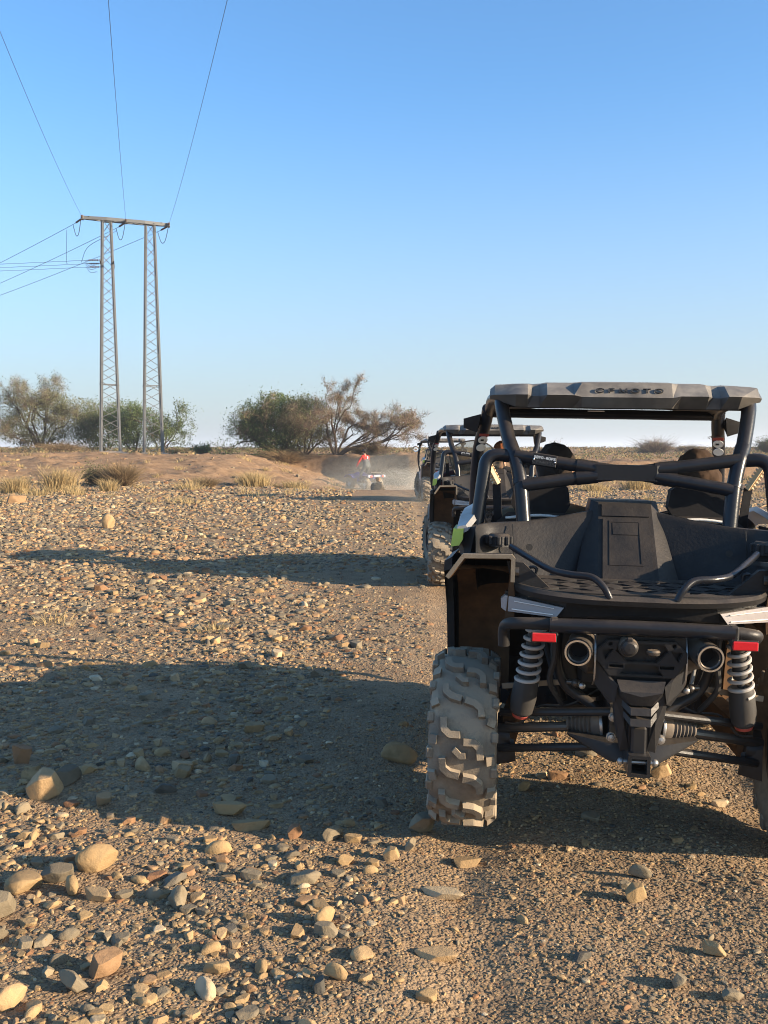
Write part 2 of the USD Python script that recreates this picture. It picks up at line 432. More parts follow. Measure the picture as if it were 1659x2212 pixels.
def gh(x, y):
    x, y = np.asarray(x, float), np.asarray(y, float)
    w = sst(-9, -1, x)
    left = 1.05 * sst(33, 60, y)
    dip = -0.75 * sst(33, 52, y) * (1 - 0.6 * sst(3, 12, x))
    front = (1 - w) * left + w * dip
    top = 1.08 - 0.4 * sst(4, 14, x) + 0.45 * sst(70, 160, y) * sst(4, 14, x) + 0.12 * sst(70, 160, y)
    P = np.stack([x, y, np.zeros_like(x)], -1)
    yb = np.interp(x, [-60, -9, -3.5, 1.4, 10, 25, 80], [63, 63, 60, 57, 56, 56, 60]) + 0.9 * (meshkit.noise(P * 0.30, 5) - 0.5)
    s = sst(-0.55, 0.55, y - yb)
    h = front * (1 - s) + top * s
    far = sst(30, 48, y)
    h = h + far * 0.30 * (meshkit.fbm(P * np.array([0.16, 0.30, 1]), 4, 3) - 0.5) * (1 - 0.5 * sst(120, 400, y))
    mid = far * (1 - sst(80, 130, y))
    h = h + mid * (0.50 * (meshkit.fbm(P * np.array([0.5, 0.8, 1]), 4, 13) - 0.5) + 0.42 * np.clip(meshkit.fbm(P * np.array([0.9, 1.1, 1]), 4, 17) - 0.52, 0, 1)) * (1 - 0.6 * s * (y > 60)) * (1 - 0.7 * sst(-4, -1.5, x) * (1 - sst(4, 6, x)) * (1 - s))
    h = h + (meshkit.fbm(P * 0.5, 3, 11) - 0.5) * 0.06 * (1 - far * 0.5)
    lc = np.interp(y, [-5, 3, 7, 11, 28, 50], [0.75, 0.86, 1.15, 1.28, 1.6, 0.2])
    rut = sum(np.exp(-((x - lc - o + 0.10 * (meshkit.noise(P * 0.6, 41) - 0.5)) / 0.16) ** 2) for o in (-0.63, 0.63))
    h = h - 0.028 * rut * np.clip(1.3 - np.abs(y) / 50, 0, 1)
    r = np.hypot(x, y)
    fine = np.clip(1.2 - r / 40, 0, 1)
    h = h + fine * ((meshkit.fbm(P * 2.3, 3, 21) - 0.5) * 0.040 + (meshkit.fbm(P * 11.0, 3, 31) - 0.5) * 0.014)
    return h - 0.012

th = np.concatenate([np.linspace(-27, 27, 361), np.linspace(28.5, 331.5, 150)])
rr = np.concatenate([[0.0], np.geomspace(0.4, 30, 330), np.geomspace(30, 82, 240)[1:], np.geomspace(82, 4000, 130)[1:]])
TH, RR = np.meshgrid(np.radians(th), rr)
GX, GY = RR * np.sin(TH), RR * np.cos(TH)
GZ = gh(GX, GY)
k = len(th)
ii, jj = np.meshgrid(np.arange(len(rr) - 1), np.arange(k), indexing='ij')
q = np.stack([ii * k + jj, (ii + 1) * k + jj, (ii + 1) * k + (jj + 1) % k, ii * k + (jj + 1) % k], -1).reshape(-1, 4)
gm = T(np.stack([GX, GY, GZ], -1).reshape(-1, 3), q[:, ::-1])
g = part(None, 'ground', gm, 'soil', True)
tag(g, 'brown gravel plain rising to a sandy terrace', 'ground', kind='structure')

# ------------------------------------------------------------------ loose stones
def make_stone(seed, sub, kind, flat):
    """kind 0: water-worn cobble; 1: broken block; 2: thin slab."""
    r = np.random.default_rng(seed)
    m = trimesh.creation.icosphere(sub, 1.0)
    v = m.vertices
    d = v / np.linalg.norm(v, axis=1, keepdims=True)
    v = d * (1 + (0.45 if kind == 0 else 0.25) * (meshkit.fbm(d * 1.1 + seed * 7.7, 3, seed) - 0.5))[:, None]
    planes = []
    if kind:
        n_ = r.integers(5, 8)
        a0 = r.uniform(0, 6.28)
        for q_ in range(n_):
            a = a0 + q_ * 2 * np.pi / n_ + r.normal(0, 0.25)
            planes.append((np.array([np.cos(a), np.sin(a), r.normal(0, 0.35)]), r.uniform(0.50, 0.80)))
        planes += [(np.array([r.normal(0, 0.25), r.normal(0, 0.25), 1.0]), r.uniform(0.45, 0.7)), (np.array([r.normal(0, 0.2), r.normal(0, 0.2), -1.0]), 0.5)]
        for _ in range(3):
            planes.append((r.normal(size=3), r.uniform(0.6, 0.85)))
    else:
        planes = [(r.normal(size=3), r.uniform(0.62, 0.9)) for _ in range(3)]
    for nrm, lim in planes:
        nrm = nrm / np.linalg.norm(nrm)
        over = np.maximum(v @ nrm - lim, 0)
        v = v - over[:, None] * nrm * (0.97 if kind else 0.85)
    v = v * [1, r.uniform(0.5, 0.92), flat * r.uniform(0.75, 1.2)]
    v = v * (1 + 0.05 * (meshkit.fbm(d * 4 + seed, 3, seed) - 0.5))[:, None]
    v = v / np.abs(v[:, :2]).max()
    return v * 0.5, m.faces

KIND = [0, 1, 2, 1, 2, 2, 1, 1, 1, 0, 1, 1, 0, 2, 1, 2]
FLAT = [0.75, 0.8, 0.42, 0.85, 0.5, 0.38, 0.7, 0.75, 0.8, 0.65, 0.6, 0.75, 0.8, 0.45, 0.9, 0.4]
NSH = 16
SHAPES = {s_: [make_stone(i, s_, KIND[i], FLAT[i]) for i in range(NSH)] for s_ in (1, 2, 3)}

def stone_at(name, label, x, y, w, shape, mat, turn=0.0, lift=0.3, scl=(1, 1, 1), group=None, tilt=0.0):
    v, f = SHAPES[3][shape % NSH]
    v = v * w * np.asarray(scl)
    v = v @ (rotz(turn) @ rotx(tilt)).T
    h = v[:, 2].max() - v[:, 2].min()
    p = part(None, name, moved(T(v, f), (x, y, float(gh(x, y)) + h * (lift - 0.08))), mat, 28)
    return tag(p, label, 'stone', group)

# the stones one can point at: (name, label, x, y, width, shape, material, turn, lift, scale, tilt)
NAMED = [
 ('boulder', 'large pale tan block catching the sun at the left edge of the big shadow', -1.46, 4.15, 0.17, 3, 'stone_tan', 0.3, 0.42, (1, 1, 1.25), 0.2),
 ('boulder', 'shaded grey boulder tucked behind the large pale tan block', -1.42, 4.32, 0.15, 6, 'stone_grey', 1.3, 0.4, (1, 1, 1.2), 0.0),
 ('boulder', 'big rounded tan boulder, largest in the cluster at the lower left', -1.03, 3.42, 0.155, 12, 'stone_tan', 0.4, 0.42, (1, 0.95, 1.0), 0.0),
 ('boulder', 'smooth round brown boulder at the left end of the lower left cluster', -1.24, 3.28, 0.13, 0, 'stone_tan', 1.4, 0.36, (1, 1, 1.0), 0.0),
 ('stone', 'small round tan cobble in front of the big rounded boulder', -1.06, 3.24, 0.092, 9, 'stone_tan', 2.0, 0.42, (1, 1, 1.15), 0.0),
 ('stone', 'dark slab leaning between the round boulders', -1.14, 3.33, 0.13, 7, 'stone_grey', 0.2, 0.4, (1, 0.8, 0.9), 0.4),
 ('stone', 'grey faceted block at the very left edge below the round boulders', -1.24, 3.06, 0.145, 3, 'stone_grey', 0.7, 0.4, (1, 0.8, 1.0), 0.3),
 ('stone', 'flat grey slab at the left edge below the faceted block', -1.23, 2.9, 0.15, 5, 'stone_grey', 0.1, 0.36, (1, 0.9, 0.9), 0.0),
 ('stone', 'long tan flat stone right of the small round cobble', -0.96, 3.19, 0.11, 1, 'stone_tan', -0.3, 0.35, (1, 0.6, 0.8), 0.2),
 ('stone', 'squared tan block at the middle of the shadow edge', -0.645, 3.98, 0.15, 11, 'stone_tan', 0.1, 0.42, (1, 0.7, 0.85), 0.0),
 ('stone', 'long flat tan stone beside the squared block on the shadow edge', -0.53, 3.83, 0.16, 5, 'stone_tan', 0.12, 0.4, (1, 0.5, 0.6), 0.0),
 ('stone', 'smooth egg shaped cobble standing alone in the foreground centre', -0.184, 2.99, 0.082, 12, 'stone_tan', 0.7, 0.46, (1, 0.9, 1.15), 0.0),
 ('stone', 'angular tan block near the foot of the shadow left of the tyre', 0.03, 3.53, 0.072, 3, 'stone_tan', 0.2, 0.48, (1, 0.9, 1.15), 0.0),
 ('stone', 'dark brown cobble above the angular tan block', 0.10, 3.63, 0.06, 8, 'stone_grey', 0.9, 0.5, (1, 0.8, 1.3), 0.5),
 ('boulder', 'grey brown stone wedged against the left rear tyre of the nearest buggy', 0.155, 3.83, 0.125, 7, 'stone_grey', 0.4, 0.42, (1, 0.9, 1.1), 0.2),
 ('stone', 'long rounded stone half lit left of the nearest buggy tyre', 0.075, 4.63, 0.19, 9, 'stone_tan', -0.35, 0.42, (1, 0.55, 0.9), 0.0),
 ('stone', 'brick shaped tan stone with a long shadow under the nearest buggy', 1.275, 4.40, 0.11, 3, 'stone_tan', 0.05, 0.5, (1, 0.6, 1.0), 0.0),
 ('stone', 'low orange brown stone under the middle of the nearest buggy', 0.79, 4.36, 0.095, 10, 'stone_red', 0.1, 0.4, (1, 0.6, 0.9), 0.0),
 ('stone', 'small rounded stone under the nearest buggy beside its left tyre', 0.62, 4.24, 0.07, 12, 'stone_tan', 0.5, 0.4, (1, 0.8, 1.0), 0.0),
 ('stone', 'small bright stone under the nearest buggy towards its right tyre', 1.42, 4.05, 0.075, 11, 'stone_pale', 0.3, 0.42, (1, 0.8, 1.0), 0.0),
 ('stone', 'squared tan cobble in the right foreground gravel', 0.845, 3.18, 0.09, 3, 'stone_tan', 0.3, 0.46, (1, 0.8, 1.1), 0.0),
 ('stone', 'smooth brown oval stone above the squared cobble on the right', 0.90, 3.35, 0.085, 9, 'stone_grey', -0.4, 0.45, (1, 0.7, 1.0), 0.3),
 ('stone', 'flat pale slab sunk in the soil in front of the buggy tyre', 0.20, 3.24, 0.15, 1, 'stone_pale', -0.15, 0.3, (1, 0.55, 0.5), 0.0),
 ('stone', 'big flat tan slab below the shadow in front of the buggy tyre', 0.31, 3.53, 0.11, 5, 'stone_tan', 0.1, 0.38, (1, 0.7, 0.7), 0.0),
 ('stone', 'grey two lobed stone left of the angular tan block', -0.2, 3.72, 0.11, 6, 'stone_grey', 0.8, 0.42, (1, 0.6, 1.1), 0.2),
 ('stone', 'lit tan lump just right of the grey two lobed stone', -0.12, 3.70, 0.07, 10, 'stone_tan', 0.2, 0.42, (1, 0.8, 1.0), 0.0),
 ('stone', 'blocky brown stone on the shadow edge between tyre and squared block', -0.345, 3.73, 0.075, 3, 'stone_red', 0.6, 0.46, (1, 0.8, 1.2), 0.0),
 ('stone', 'bluish grey triangular stone lying inside the big shadow', -0.96, 4.23, 0.105, 13, 'stone_slate', 0.3, 0.42, (1, 0.6, 1.3), 0.0),
 ('stone', 'dark shard standing on edge at the shadow boundary', -1.19, 4.07, 0.09, 2, 'stone_grey', 0.5, 0.5, (1, 0.4, 1.7), 0.5),
 ('stone', 'tall reddish stone at the left edge inside the big shadow', -1.73, 4.6, 0.12, 10, 'stone_red', 0.2, 0.45, (0.8, 0.7, 1.7), 0.0),
 ('stone', 'orange tan boulder low in the left corner', -0.805, 2.72, 0.11, 8, 'stone_red', 0.4, 0.42, (1, 0.9, 1.3), 0.2),
 ('stone', 'grey upright slab beside the orange tan boulder', -0.86, 2.62, 0.10, 2, 'stone_grey', -0.7, 0.45, (1, 0.45, 1.5), 0.6),
 ('stone', 'yellowish cobble in the bottom left corner', -1.0, 2.53, 0.10, 12, 'stone_tan', 0.8, 0.42, (1, 0.8, 1.0), 0.0),
 ('stone', 'knobbly tan cobble between the corner and the egg shaped cobble', -0.48, 2.73, 0.085, 4, 'stone_tan', 0.1, 0.44, (1, 0.8, 1.0), 0.0),
 ('stone', 'rounded brown stone at the bottom edge left of the track gravel', -0.135, 2.66, 0.075, 9, 'stone_tan', -0.4, 0.44, (1, 0.7, 1.0), 0.0),
 ('stone', 'small domed cobble at the bottom of the picture below the track', 0.117, 2.58, 0.062, 0, 'stone_tan', 0.1, 0.4, (1, 0.8, 1.1), 0.0),
 ('stone', 'low wide tan slab at the bottom of the track gravel', 0.155, 2.81, 0.13, 1, 'stone_tan', 0.05, 0.25, (1, 0.7, 0.5), 0.0),
 ('stone', 'leaning brown stone low on the right side', 0.83, 2.66, 0.085, 13, 'stone_grey', 0.9, 0.5, (0.8, 0.6, 1.5), 0.5),
 ('stone', 'triangular grey stone right of the leaning brown stone', 0.96, 2.60, 0.075, 13, 'stone_grey', 0.2, 0.44, (1, 0.7, 1.2), 0.0),
 ('stone', 'brown wedge at the right edge of the foreground', 0.98, 2.83, 0.08, 6, 'stone_tan', -0.5, 0.46, (1, 0.7, 1.1), 0.2),
 ('boulder', 'orange boulder standing alone on the stony plain before the grass', -5.2, 18.4, 0.32, 12, 'stone_tan', 0.2, 0.45, (0.8, 0.8, 1.4), 0.0),
 ('boulder', 'reddish flat boulder on the stony plain far left', -10.0, 26.5, 0.6, 8, 'stone_red', 0.2, 0.42, (1, 0.7, 0.9), 0.0),
]
for (nm, lb, x, y, w, sh, mt, tn, lf, sc, tl) in NAMED:
    stone_at(nm, lb, x, y, w, sh, mt, tn, lf, sc, None, tl)
NP = np.array([[n[2], n[3], n[4]] for n in NAMED])

R = np.random.default_rng(77)
N0 = 100000
yy = np.exp(R.uniform(np.log(2.0), np.log(40), N0))
xx = R.uniform(-1, 1, N0) * (0.42 * yy + 0.25)
kk = 0.0030 * R.uniform(2e-4, 1, N0) ** (-1 / 2.3)
ss = np.minimum(kk * yy, (0.085 + 0.003 * yy) * R.uniform(0.5, 1.3, N0))
inlane = xx > lane_left(yy) + (0.9 + 0.03 * yy) * (meshkit.fbm(np.c_[xx * 1.3, yy * 0.8, xx * 0], 3, 8) - 0.5) + R.normal(0, 0.12, N0)
clump = meshkit.fbm(np.c_[xx * 1.1, yy * 0.7, xx * 0], 3, 9)
keep = (R.uniform(size=N0) < np.where(inlane & (ss > 0.028) & (ss > 0.0045 * yy), np.where(yy > 7, 0.22, 0.10), np.where(inlane & (ss > 0.018), np.where(yy > 7, 0.85, 0.45), 1.0)))
keep &= R.uniform(size=N0) < np.clip(-0.35 + 2.3 * clump, 0.04, 0.9)
keep &= (ss < 0.075) | (R.uniform(size=N0) < 0.35) | (yy > 8)
for bx, by in ((0.235, 3.75), (1.49, 3.6), (0.235, 6.1), (1.7, 6.0)):      # nothing under the wheels
    keep &= np.hypot(xx - bx, (yy - by) * 0.9) > 0.26 * (ss > 0.02)
lcx = np.interp(yy, [-5, 3, 7, 11, 28, 50], [0.75, 0.86, 1.15, 1.28, 1.6, 0.2])
for o_ in (-0.63, 0.63):
    keep &= ~((np.abs(xx - lcx - o_) < 0.17) & (R.uniform(size=N0) < np.where(ss > 0.02, 0.9, 0.45)))
for nx, ny, nw in NP:
    keep &= np.hypot(xx - nx, yy - ny) > 0.5 * nw + 0.3 * ss
keep &= ~((yy > 27) & (xx > -1.0) & (xx < 4) & (ss > 0.05))
xx, yy, ss = xx[keep], yy[keep], ss[keep]
# heaps of fist-sized cobbles beside the track
cy = np.exp(R.uniform(np.log(2.1), np.log(22), 9000)); cx = R.uniform(-1, 1, 9000) * (0.42 * cy + 0.2)
cs = np.minimum(0.028 * R.uniform(0.02, 1, 9000) ** -0.42, 0.13) * (0.75 + 0.045 * cy)
cw = meshkit.fbm(np.c_[cx * 0.9, cy * 0.75, cx * 0], 3, 71)
ck = (cx < lane_left(cy) - 0.1 + 0.7 * (cw - 0.5)) & (R.uniform(size=9000) < np.clip((cw - 0.31) * 4.0, 0, 1) * np.clip(cy / 4.5, 0.55, 1) * 0.8)
for nx, ny, nw in NP:
    ck &= np.hypot(cx - nx, cy - ny) > 0.5 * nw + 0.45 * cs
xx, yy, ss = np.r_[xx, cx[ck]], np.r_[yy, cy[ck]], np.r_[ss, cs[ck]]
fy = R.uniform(34, 66, 4200); fx = R.uniform(-0.44, 0.44, 4200) * fy
fs = 0.055 * R.uniform(0.02, 1, 4200) ** -0.5
fk = (meshkit.fbm(np.c_[fx * 0.35, fy * 0.35, fx * 0], 3, 19) > 0.45) & ~((fx > -2.2) & (fx < 4.5) & (fy < 58))
xx, yy, ss = np.r_[xx, fx[fk]], np.r_[yy, fy[fk]], np.r_[ss, fs[fk]]
n = len(xx)
zz = gh(xx, yy)
mt = np.where(yy < 6.5 + R.normal(0, 1, n), R.choice(5, n, p=STONE_P / STONE_P.sum()), R.choice(5, n, p=[0.30, 0.40, 0.19, 0.08, 0.03]))
sh = R.integers(0, NSH, n)
tn = R.uniform(0, 2 * np.pi, n)
ti = R.normal(0, 0.16, n)
order = np.argsort(-(ss / yy))
solo = np.zeros(n, bool)
inview = np.abs(xx) < 0.392 * yy
cand = [i for i in order if inview[i]][:300 - len(NAMED)]
solo[cand] = True
ZONES = [
    ('stones in the near foreground rubble', lambda y: y < 3.95), ('stones in the shadow of the nearest buggy', lambda y: y < 7.0),
    ('stones on the gravel between the two shadows', lambda y: y < 11.0), ('stones on the far stony plain', lambda y: True)]
MARKS = [(-1.46, 4.15, 'large pale block at the shadow edge'), (-1.03, 3.42, 'big rounded boulder'), (-1.23, 2.98, 'faceted block at the left edge'), (-0.60, 3.92, 'squared block on the shadow edge'),
         (-0.184, 2.99, 'lone egg shaped cobble'), (0.03, 3.53, 'angular block before the tyre'), (0.23, 3.75, 'nearest left rear tyre'), (0.90, 3.25, 'squared cobble in the right gravel'),
         (1.275, 4.40, 'brick shaped stone under the buggy'), (0.075, 4.63, 'long half lit stone'), (-0.96, 4.23, 'bluish triangular stone'), (-1.73, 4.6, 'tall reddish stone'),
         (-0.805, 2.72, 'orange tan boulder'), (-0.48, 2.73, 'knobbly cobble'), (0.155, 2.81, 'low wide slab'), (0.88, 2.65, 'leaning brown stone'),
         (-1.42, 8.0, 'greenish grass tuft'), (-2.85, 8.35, 'sparse dry grass tuft'), (1.2, 10.6, 'second buggy'), (-5.2, 18.4, 'lone orange boulder')]
COLW, KINDW = ('tan', 'grey', 'reddish', 'dark grey', 'pale'), ('rounded cobble', 'angular stone', 'flat slab')
ORD = ['nearest', 'second', 'third', 'fourth', 'fifth', 'sixth', 'seventh', 'eighth', 'ninth', 'tenth', 'eleventh', 'twelfth', 'thirteenth', 'fourteenth', 'fifteenth', 'sixteenth', 'seventeenth', 'eighteenth', 'nineteenth', 'twentieth']
said = {}
for i in cand:
    d_ = [math.hypot((xx[i] - m_[0]) * (1.6 if m_[1] > 7 else 1), yy[i] - m_[1]) for m_ in MARKS]
    m_ = MARKS[int(np.argmin(d_))]
    px, pm = xx[i] / yy[i], m_[0] / m_[1]
    dx_, dy_ = (px - pm) * m_[1], yy[i] - m_[1]
    rel = ('right of' if dx_ > 0 else 'left of') if abs(dx_) > abs(dy_) * 0.8 else ('beyond' if dy_ > 0 else 'in front of')
    said.setdefault((f'{COLW[mt[i]]} {KINDW[KIND[sh[i]]]}', f'{rel} the {m_[2]}'), []).append((min(d_), i))
for (what, where), lst in said.items():
    for n_, (_, i) in enumerate(sorted(lst)):
        lb = f'{what} {where}' if len(lst) == 1 else f'{ORD[min(n_, 19)]} {what} {where}'
        v, f = SHAPES[3][sh[i]]
        v = (v * ss[i] * 1.05) @ (rotz(tn[i]) @ rotx(ti[i])).T
        h = v[:, 2].max() - v[:, 2].min()
        p = part(None, 'stone', moved(T(v, f), (xx[i], yy[i], zz[i] + 0.11 * h)), STONES[mt[i]], 26)
        tag(p, lb, 'stone', next(z[0] for z in ZONES if z[1](yy[i])))

rest = np.where(~solo)[0]
gravel = UsdGeom.PointInstancer.Define(stage, '/World/gravel')
tag(gravel.GetPrim(), 'loose gravel and pebbles covering the whole plain', 'gravel', kind='stuff')
protos, index = [], {}
for s_ in range(NSH):
    for m_ in range(5):
        pth = f'/World/gravel/pebble_{s_ * 5 + m_:03d}'
        usdkit.mesh(stage, pth, T(*SHAPES[1 if s_ % 2 else 2][s_]), MAT[STONES[m_]], 30)
        index[(s_, m_)] = len(protos)
        protos.append(Sdf.Path(pth))
gravel.CreatePrototypesRel().SetTargets(protos)
gravel.CreateProtoIndicesAttr(Vt.IntArray([index[(int(sh[i]), int(mt[i]))] for i in rest]))
gravel.CreatePositionsAttr(Vt.Vec3fArray.FromNumpy(np.c_[xx, yy, zz - 0.01 * ss][rest].astype(np.float32)))
gravel.CreateScalesAttr(Vt.Vec3fArray.FromNumpy(np.repeat(ss[rest, None], 3, 1).astype(np.float32)))
qz = np.stack([np.cos(tn / 2), np.zeros(n), np.zeros(n), np.sin(tn / 2)], 1)
gravel.CreateOrientationsAttr(Vt.QuathArray([Gf.Quath(float(a), float(b), float(c), float(d)) for a, b, c, d in qz[rest]]))
# ------------------------------------------------------------------ off-road buggy
# local axes: x right, y forward (0 = rearmost plane of the rear tyres), z up from the ground
WR = 0.345

def tyre_mesh(width=0.255, r=WR, pitches=15):
    hw = width / 2
    rc = r - 0.022                                           # carcass crown
    prof = [(0.185, -hw * 0.72), (0.20, -hw * 0.80), (0.235, -hw * 0.97), (0.27, -hw * 1.0), (0.298, -hw * 0.95), (rc - 0.010, -hw * 0.80),
            (rc - 0.002, -hw * 0.5), (rc, 0), (rc - 0.002, hw * 0.5), (rc - 0.010, hw * 0.80), (0.298, hw * 0.95), (0.27, hw * 1.0), (0.235, hw * 0.97),
            (0.20, hw * 0.80), (0.185, hw * 0.72)]
    body = lathe(prof, 48, 'x')

    def crown(v):
        return np.interp(np.abs(v) / hw, [0, 0.5, 0.8, 0.95, 1.0], [rc, rc - 0.002, rc - 0.010, 0.300, 0.285])

    lugs = []
    step = 2 * np.pi / pitches

    def lug(line, w, ang, h=0.026, wrap=0.0):
        poly = LineString(line).buffer(w / 2, cap_style=2, join_style=1, resolution=2) if not isinstance(line, Polygon) else line
        top = poly.buffer(-0.0035, join_style=2)
        if top.is_empty or top.geom_type != 'Polygon':
            top = poly
        rings = []
        for pl, hh in ((poly, -0.004), (poly, h * 0.55), (top, h)):
            c = np.array(pl.exterior.coords)[:-1]
            rings.append((c, hh))
        m = extrude(top, 0.001)
        v = m.vertices
        topz = v[:, 2] > 0.0005
        lo = v[~topz]
        # nearest outer corner for the lower ring keeps the flanks sloping
        V, F = v.copy(), m.faces
        cen = np.array(poly.centroid.coords[0])
        V[~topz, :2] = cen + (V[~topz, :2] - cen) * 1.10
        hgt = np.where(topz, h, -0.006)
        u, vv = V[:, 0], V[:, 1]
        rad = crown(vv) + hgt
        a = ang + u / rc
        return T(np.stack([vv, rad * np.cos(a), rad * np.sin(a)], 1), F)

    for k_ in range(pitches):
        a = k_ * step
        j = 0.006 * math.sin(k_ * 2.4)
        lugs.append(lug([(-0.034 + j, -0.070), (0.004, -0.066), (0.022, -0.044), (0.027 + j, -0.004)], 0.031, a))
        lugs.append(lug([(0.034 - j, 0.070), (-0.004, 0.066), (-0.022, 0.044), (-0.027 - j, 0.004)], 0.031, a + step * 0.5))
        if k_ % 2:
            lugs.append(lug([(-0.014, -0.030), (0.010, -0.004), (0.008, 0.018)], 0.026, a + step * 0.62))
        for sgn, off in ((-1, 0.30), (1, 0.80)):
            lugs.append(lug([(-0.018, sgn * 0.104), (0.020, sgn * 0.109)] if k_ % 2 else [(-0.016, sgn * 0.112), (0.018, sgn * 0.101)], 0.036, a + step * off, 0.024))
            # shoulder block running down the sidewall
            lugs.append(moved(cbox((0.026, 0.040, 0.052), (0, 0, 0), 0.005), (0, 0, 0)))
            m = lugs[-1]
            m.vertices = m.vertices + [sgn * hw * 0.93, 0, 0.290]
            ang = a + step * (off + 0.5)
            m.vertices = m.vertices @ rotx(-ang + np.pi / 2).T
    return cat(body, *lugs)

def rim_mesh(width=0.255):
    hw = width / 2
    m = lathe([(0.0, -0.02), (0.05, -0.02), (0.055, -0.05), (0.09, -0.055), (0.15, -0.03), (0.172, -hw * 0.7), (0.19, -hw * 0.72), (0.19, hw * 0.72), (0.172, hw * 0.7), (0.15, 0.03), (0.09, 0.015), (0.0, 0.015)], 36, 'x')
    spokes = [moved(cbox((0.05, 0.03, 0.10), (0, 0, 0.11), 0.006), (-0.03, 0, 0), rotx(i * np.pi / 4)) for i in range(8)]
    return cat(m, *spokes)

TYRE_REAR, TYRE_FRONT = tyre_mesh(0.255), tyre_mesh(0.215)
RIM = rim_mesh()

def spring_mesh(a, b, r0, r1, wire, turns):
    a, b = np.asarray(a, float), np.asarray(b, float)
    t = np.linspace(0, 1, int(turns * 18) + 1)
    F = aim(b - a)
    ang = t * turns * 2 * np.pi
    rad = r0 + (r1 - r0) * t
    p = a + (b - a) * t[:, None] + F[:, 0] * (rad * np.cos(ang))[:, None] + F[:, 1] * (rad * np.sin(ang))[:, None]
    return tube(p, wire, 8)

def text_on(text, h, origin, xdir, ydir, depth=0.002, stretch=1.0, bold=True, centre=True):
    m = meshkit.text_mesh(text, h, depth, bold)
    v = m.vertices.copy()
    v[:, 0] *= stretch
    if centre:
        v[:, 0] -= (v[:, 0].max() + v[:, 0].min()) / 2
        v[:, 1] -= (v[:, 1].max() + v[:, 1].min()) / 2
    x = np.asarray(xdir, float); x = x / np.linalg.norm(x)
    y = np.asarray(ydir, float); y = y - x * (x @ y); y /= np.linalg.norm(y)
    z = np.cross(x, y)
    m.vertices = np.asarray(origin, float) + v[:, [0]] * x + v[:, [1]] * y + v[:, [2]] * z
    return m

def roof_mesh():
    # x: (rear bottom), (ridge), (rear top edge), ... front, underside
    def sec(x, by, bz, ry, rz, ty, tz, crown=0.0):
        return [[x, by, bz], [x, ry, rz], [x, ty, tz], [x, ty + 0.10, tz + 0.010 + crown * 0.4], [x, 1.25, tz + 0.014 + crown], [x, 1.75, tz - 0.004 + crown * 0.5],
                [x, 1.93, tz - 0.035], [x, 1.94, tz - 0.055], [x, 1.86, tz - 0.06], [x, by + 0.16, bz + 0.022], [x, by + 0.06, bz + 0.006]]
    S = []
    half = [(0.567, 0.83, 1.690, 0.80, 1.704, 0.86, 1.733), (0.545, 0.80, 1.686, 0.755, 1.705, 0.80, 1.748), (0.455, 0.72, 1.655, 0.655, 1.703, 0.765, 1.751),
            (0.405, 0.72, 1.654, 0.652, 1.703, 0.762, 1.752), (0.385, 0.722, 1.654, 0.72, 1.700, 0.80, 1.752), (0.355, 0.722, 1.654, 0.72, 1.700, 0.80, 1.754), (0.325, 0.72, 1.653, 0.648, 1.702, 0.758, 1.757),
            (0.215, 0.72, 1.653, 0.645, 1.702, 0.755, 1.757), (0.182, 0.675, 1.653, 0.648, 1.695, 0.70, 1.757), (0.10, 0.672, 1.652, 0.645, 1.695, 0.698, 1.758)]
    for s in half:
        S.append(sec(-s[0], *s[1:]))
    for s in half[::-1]:
        S.append(sec(s[0], *s[1:]))
    return loft(S)

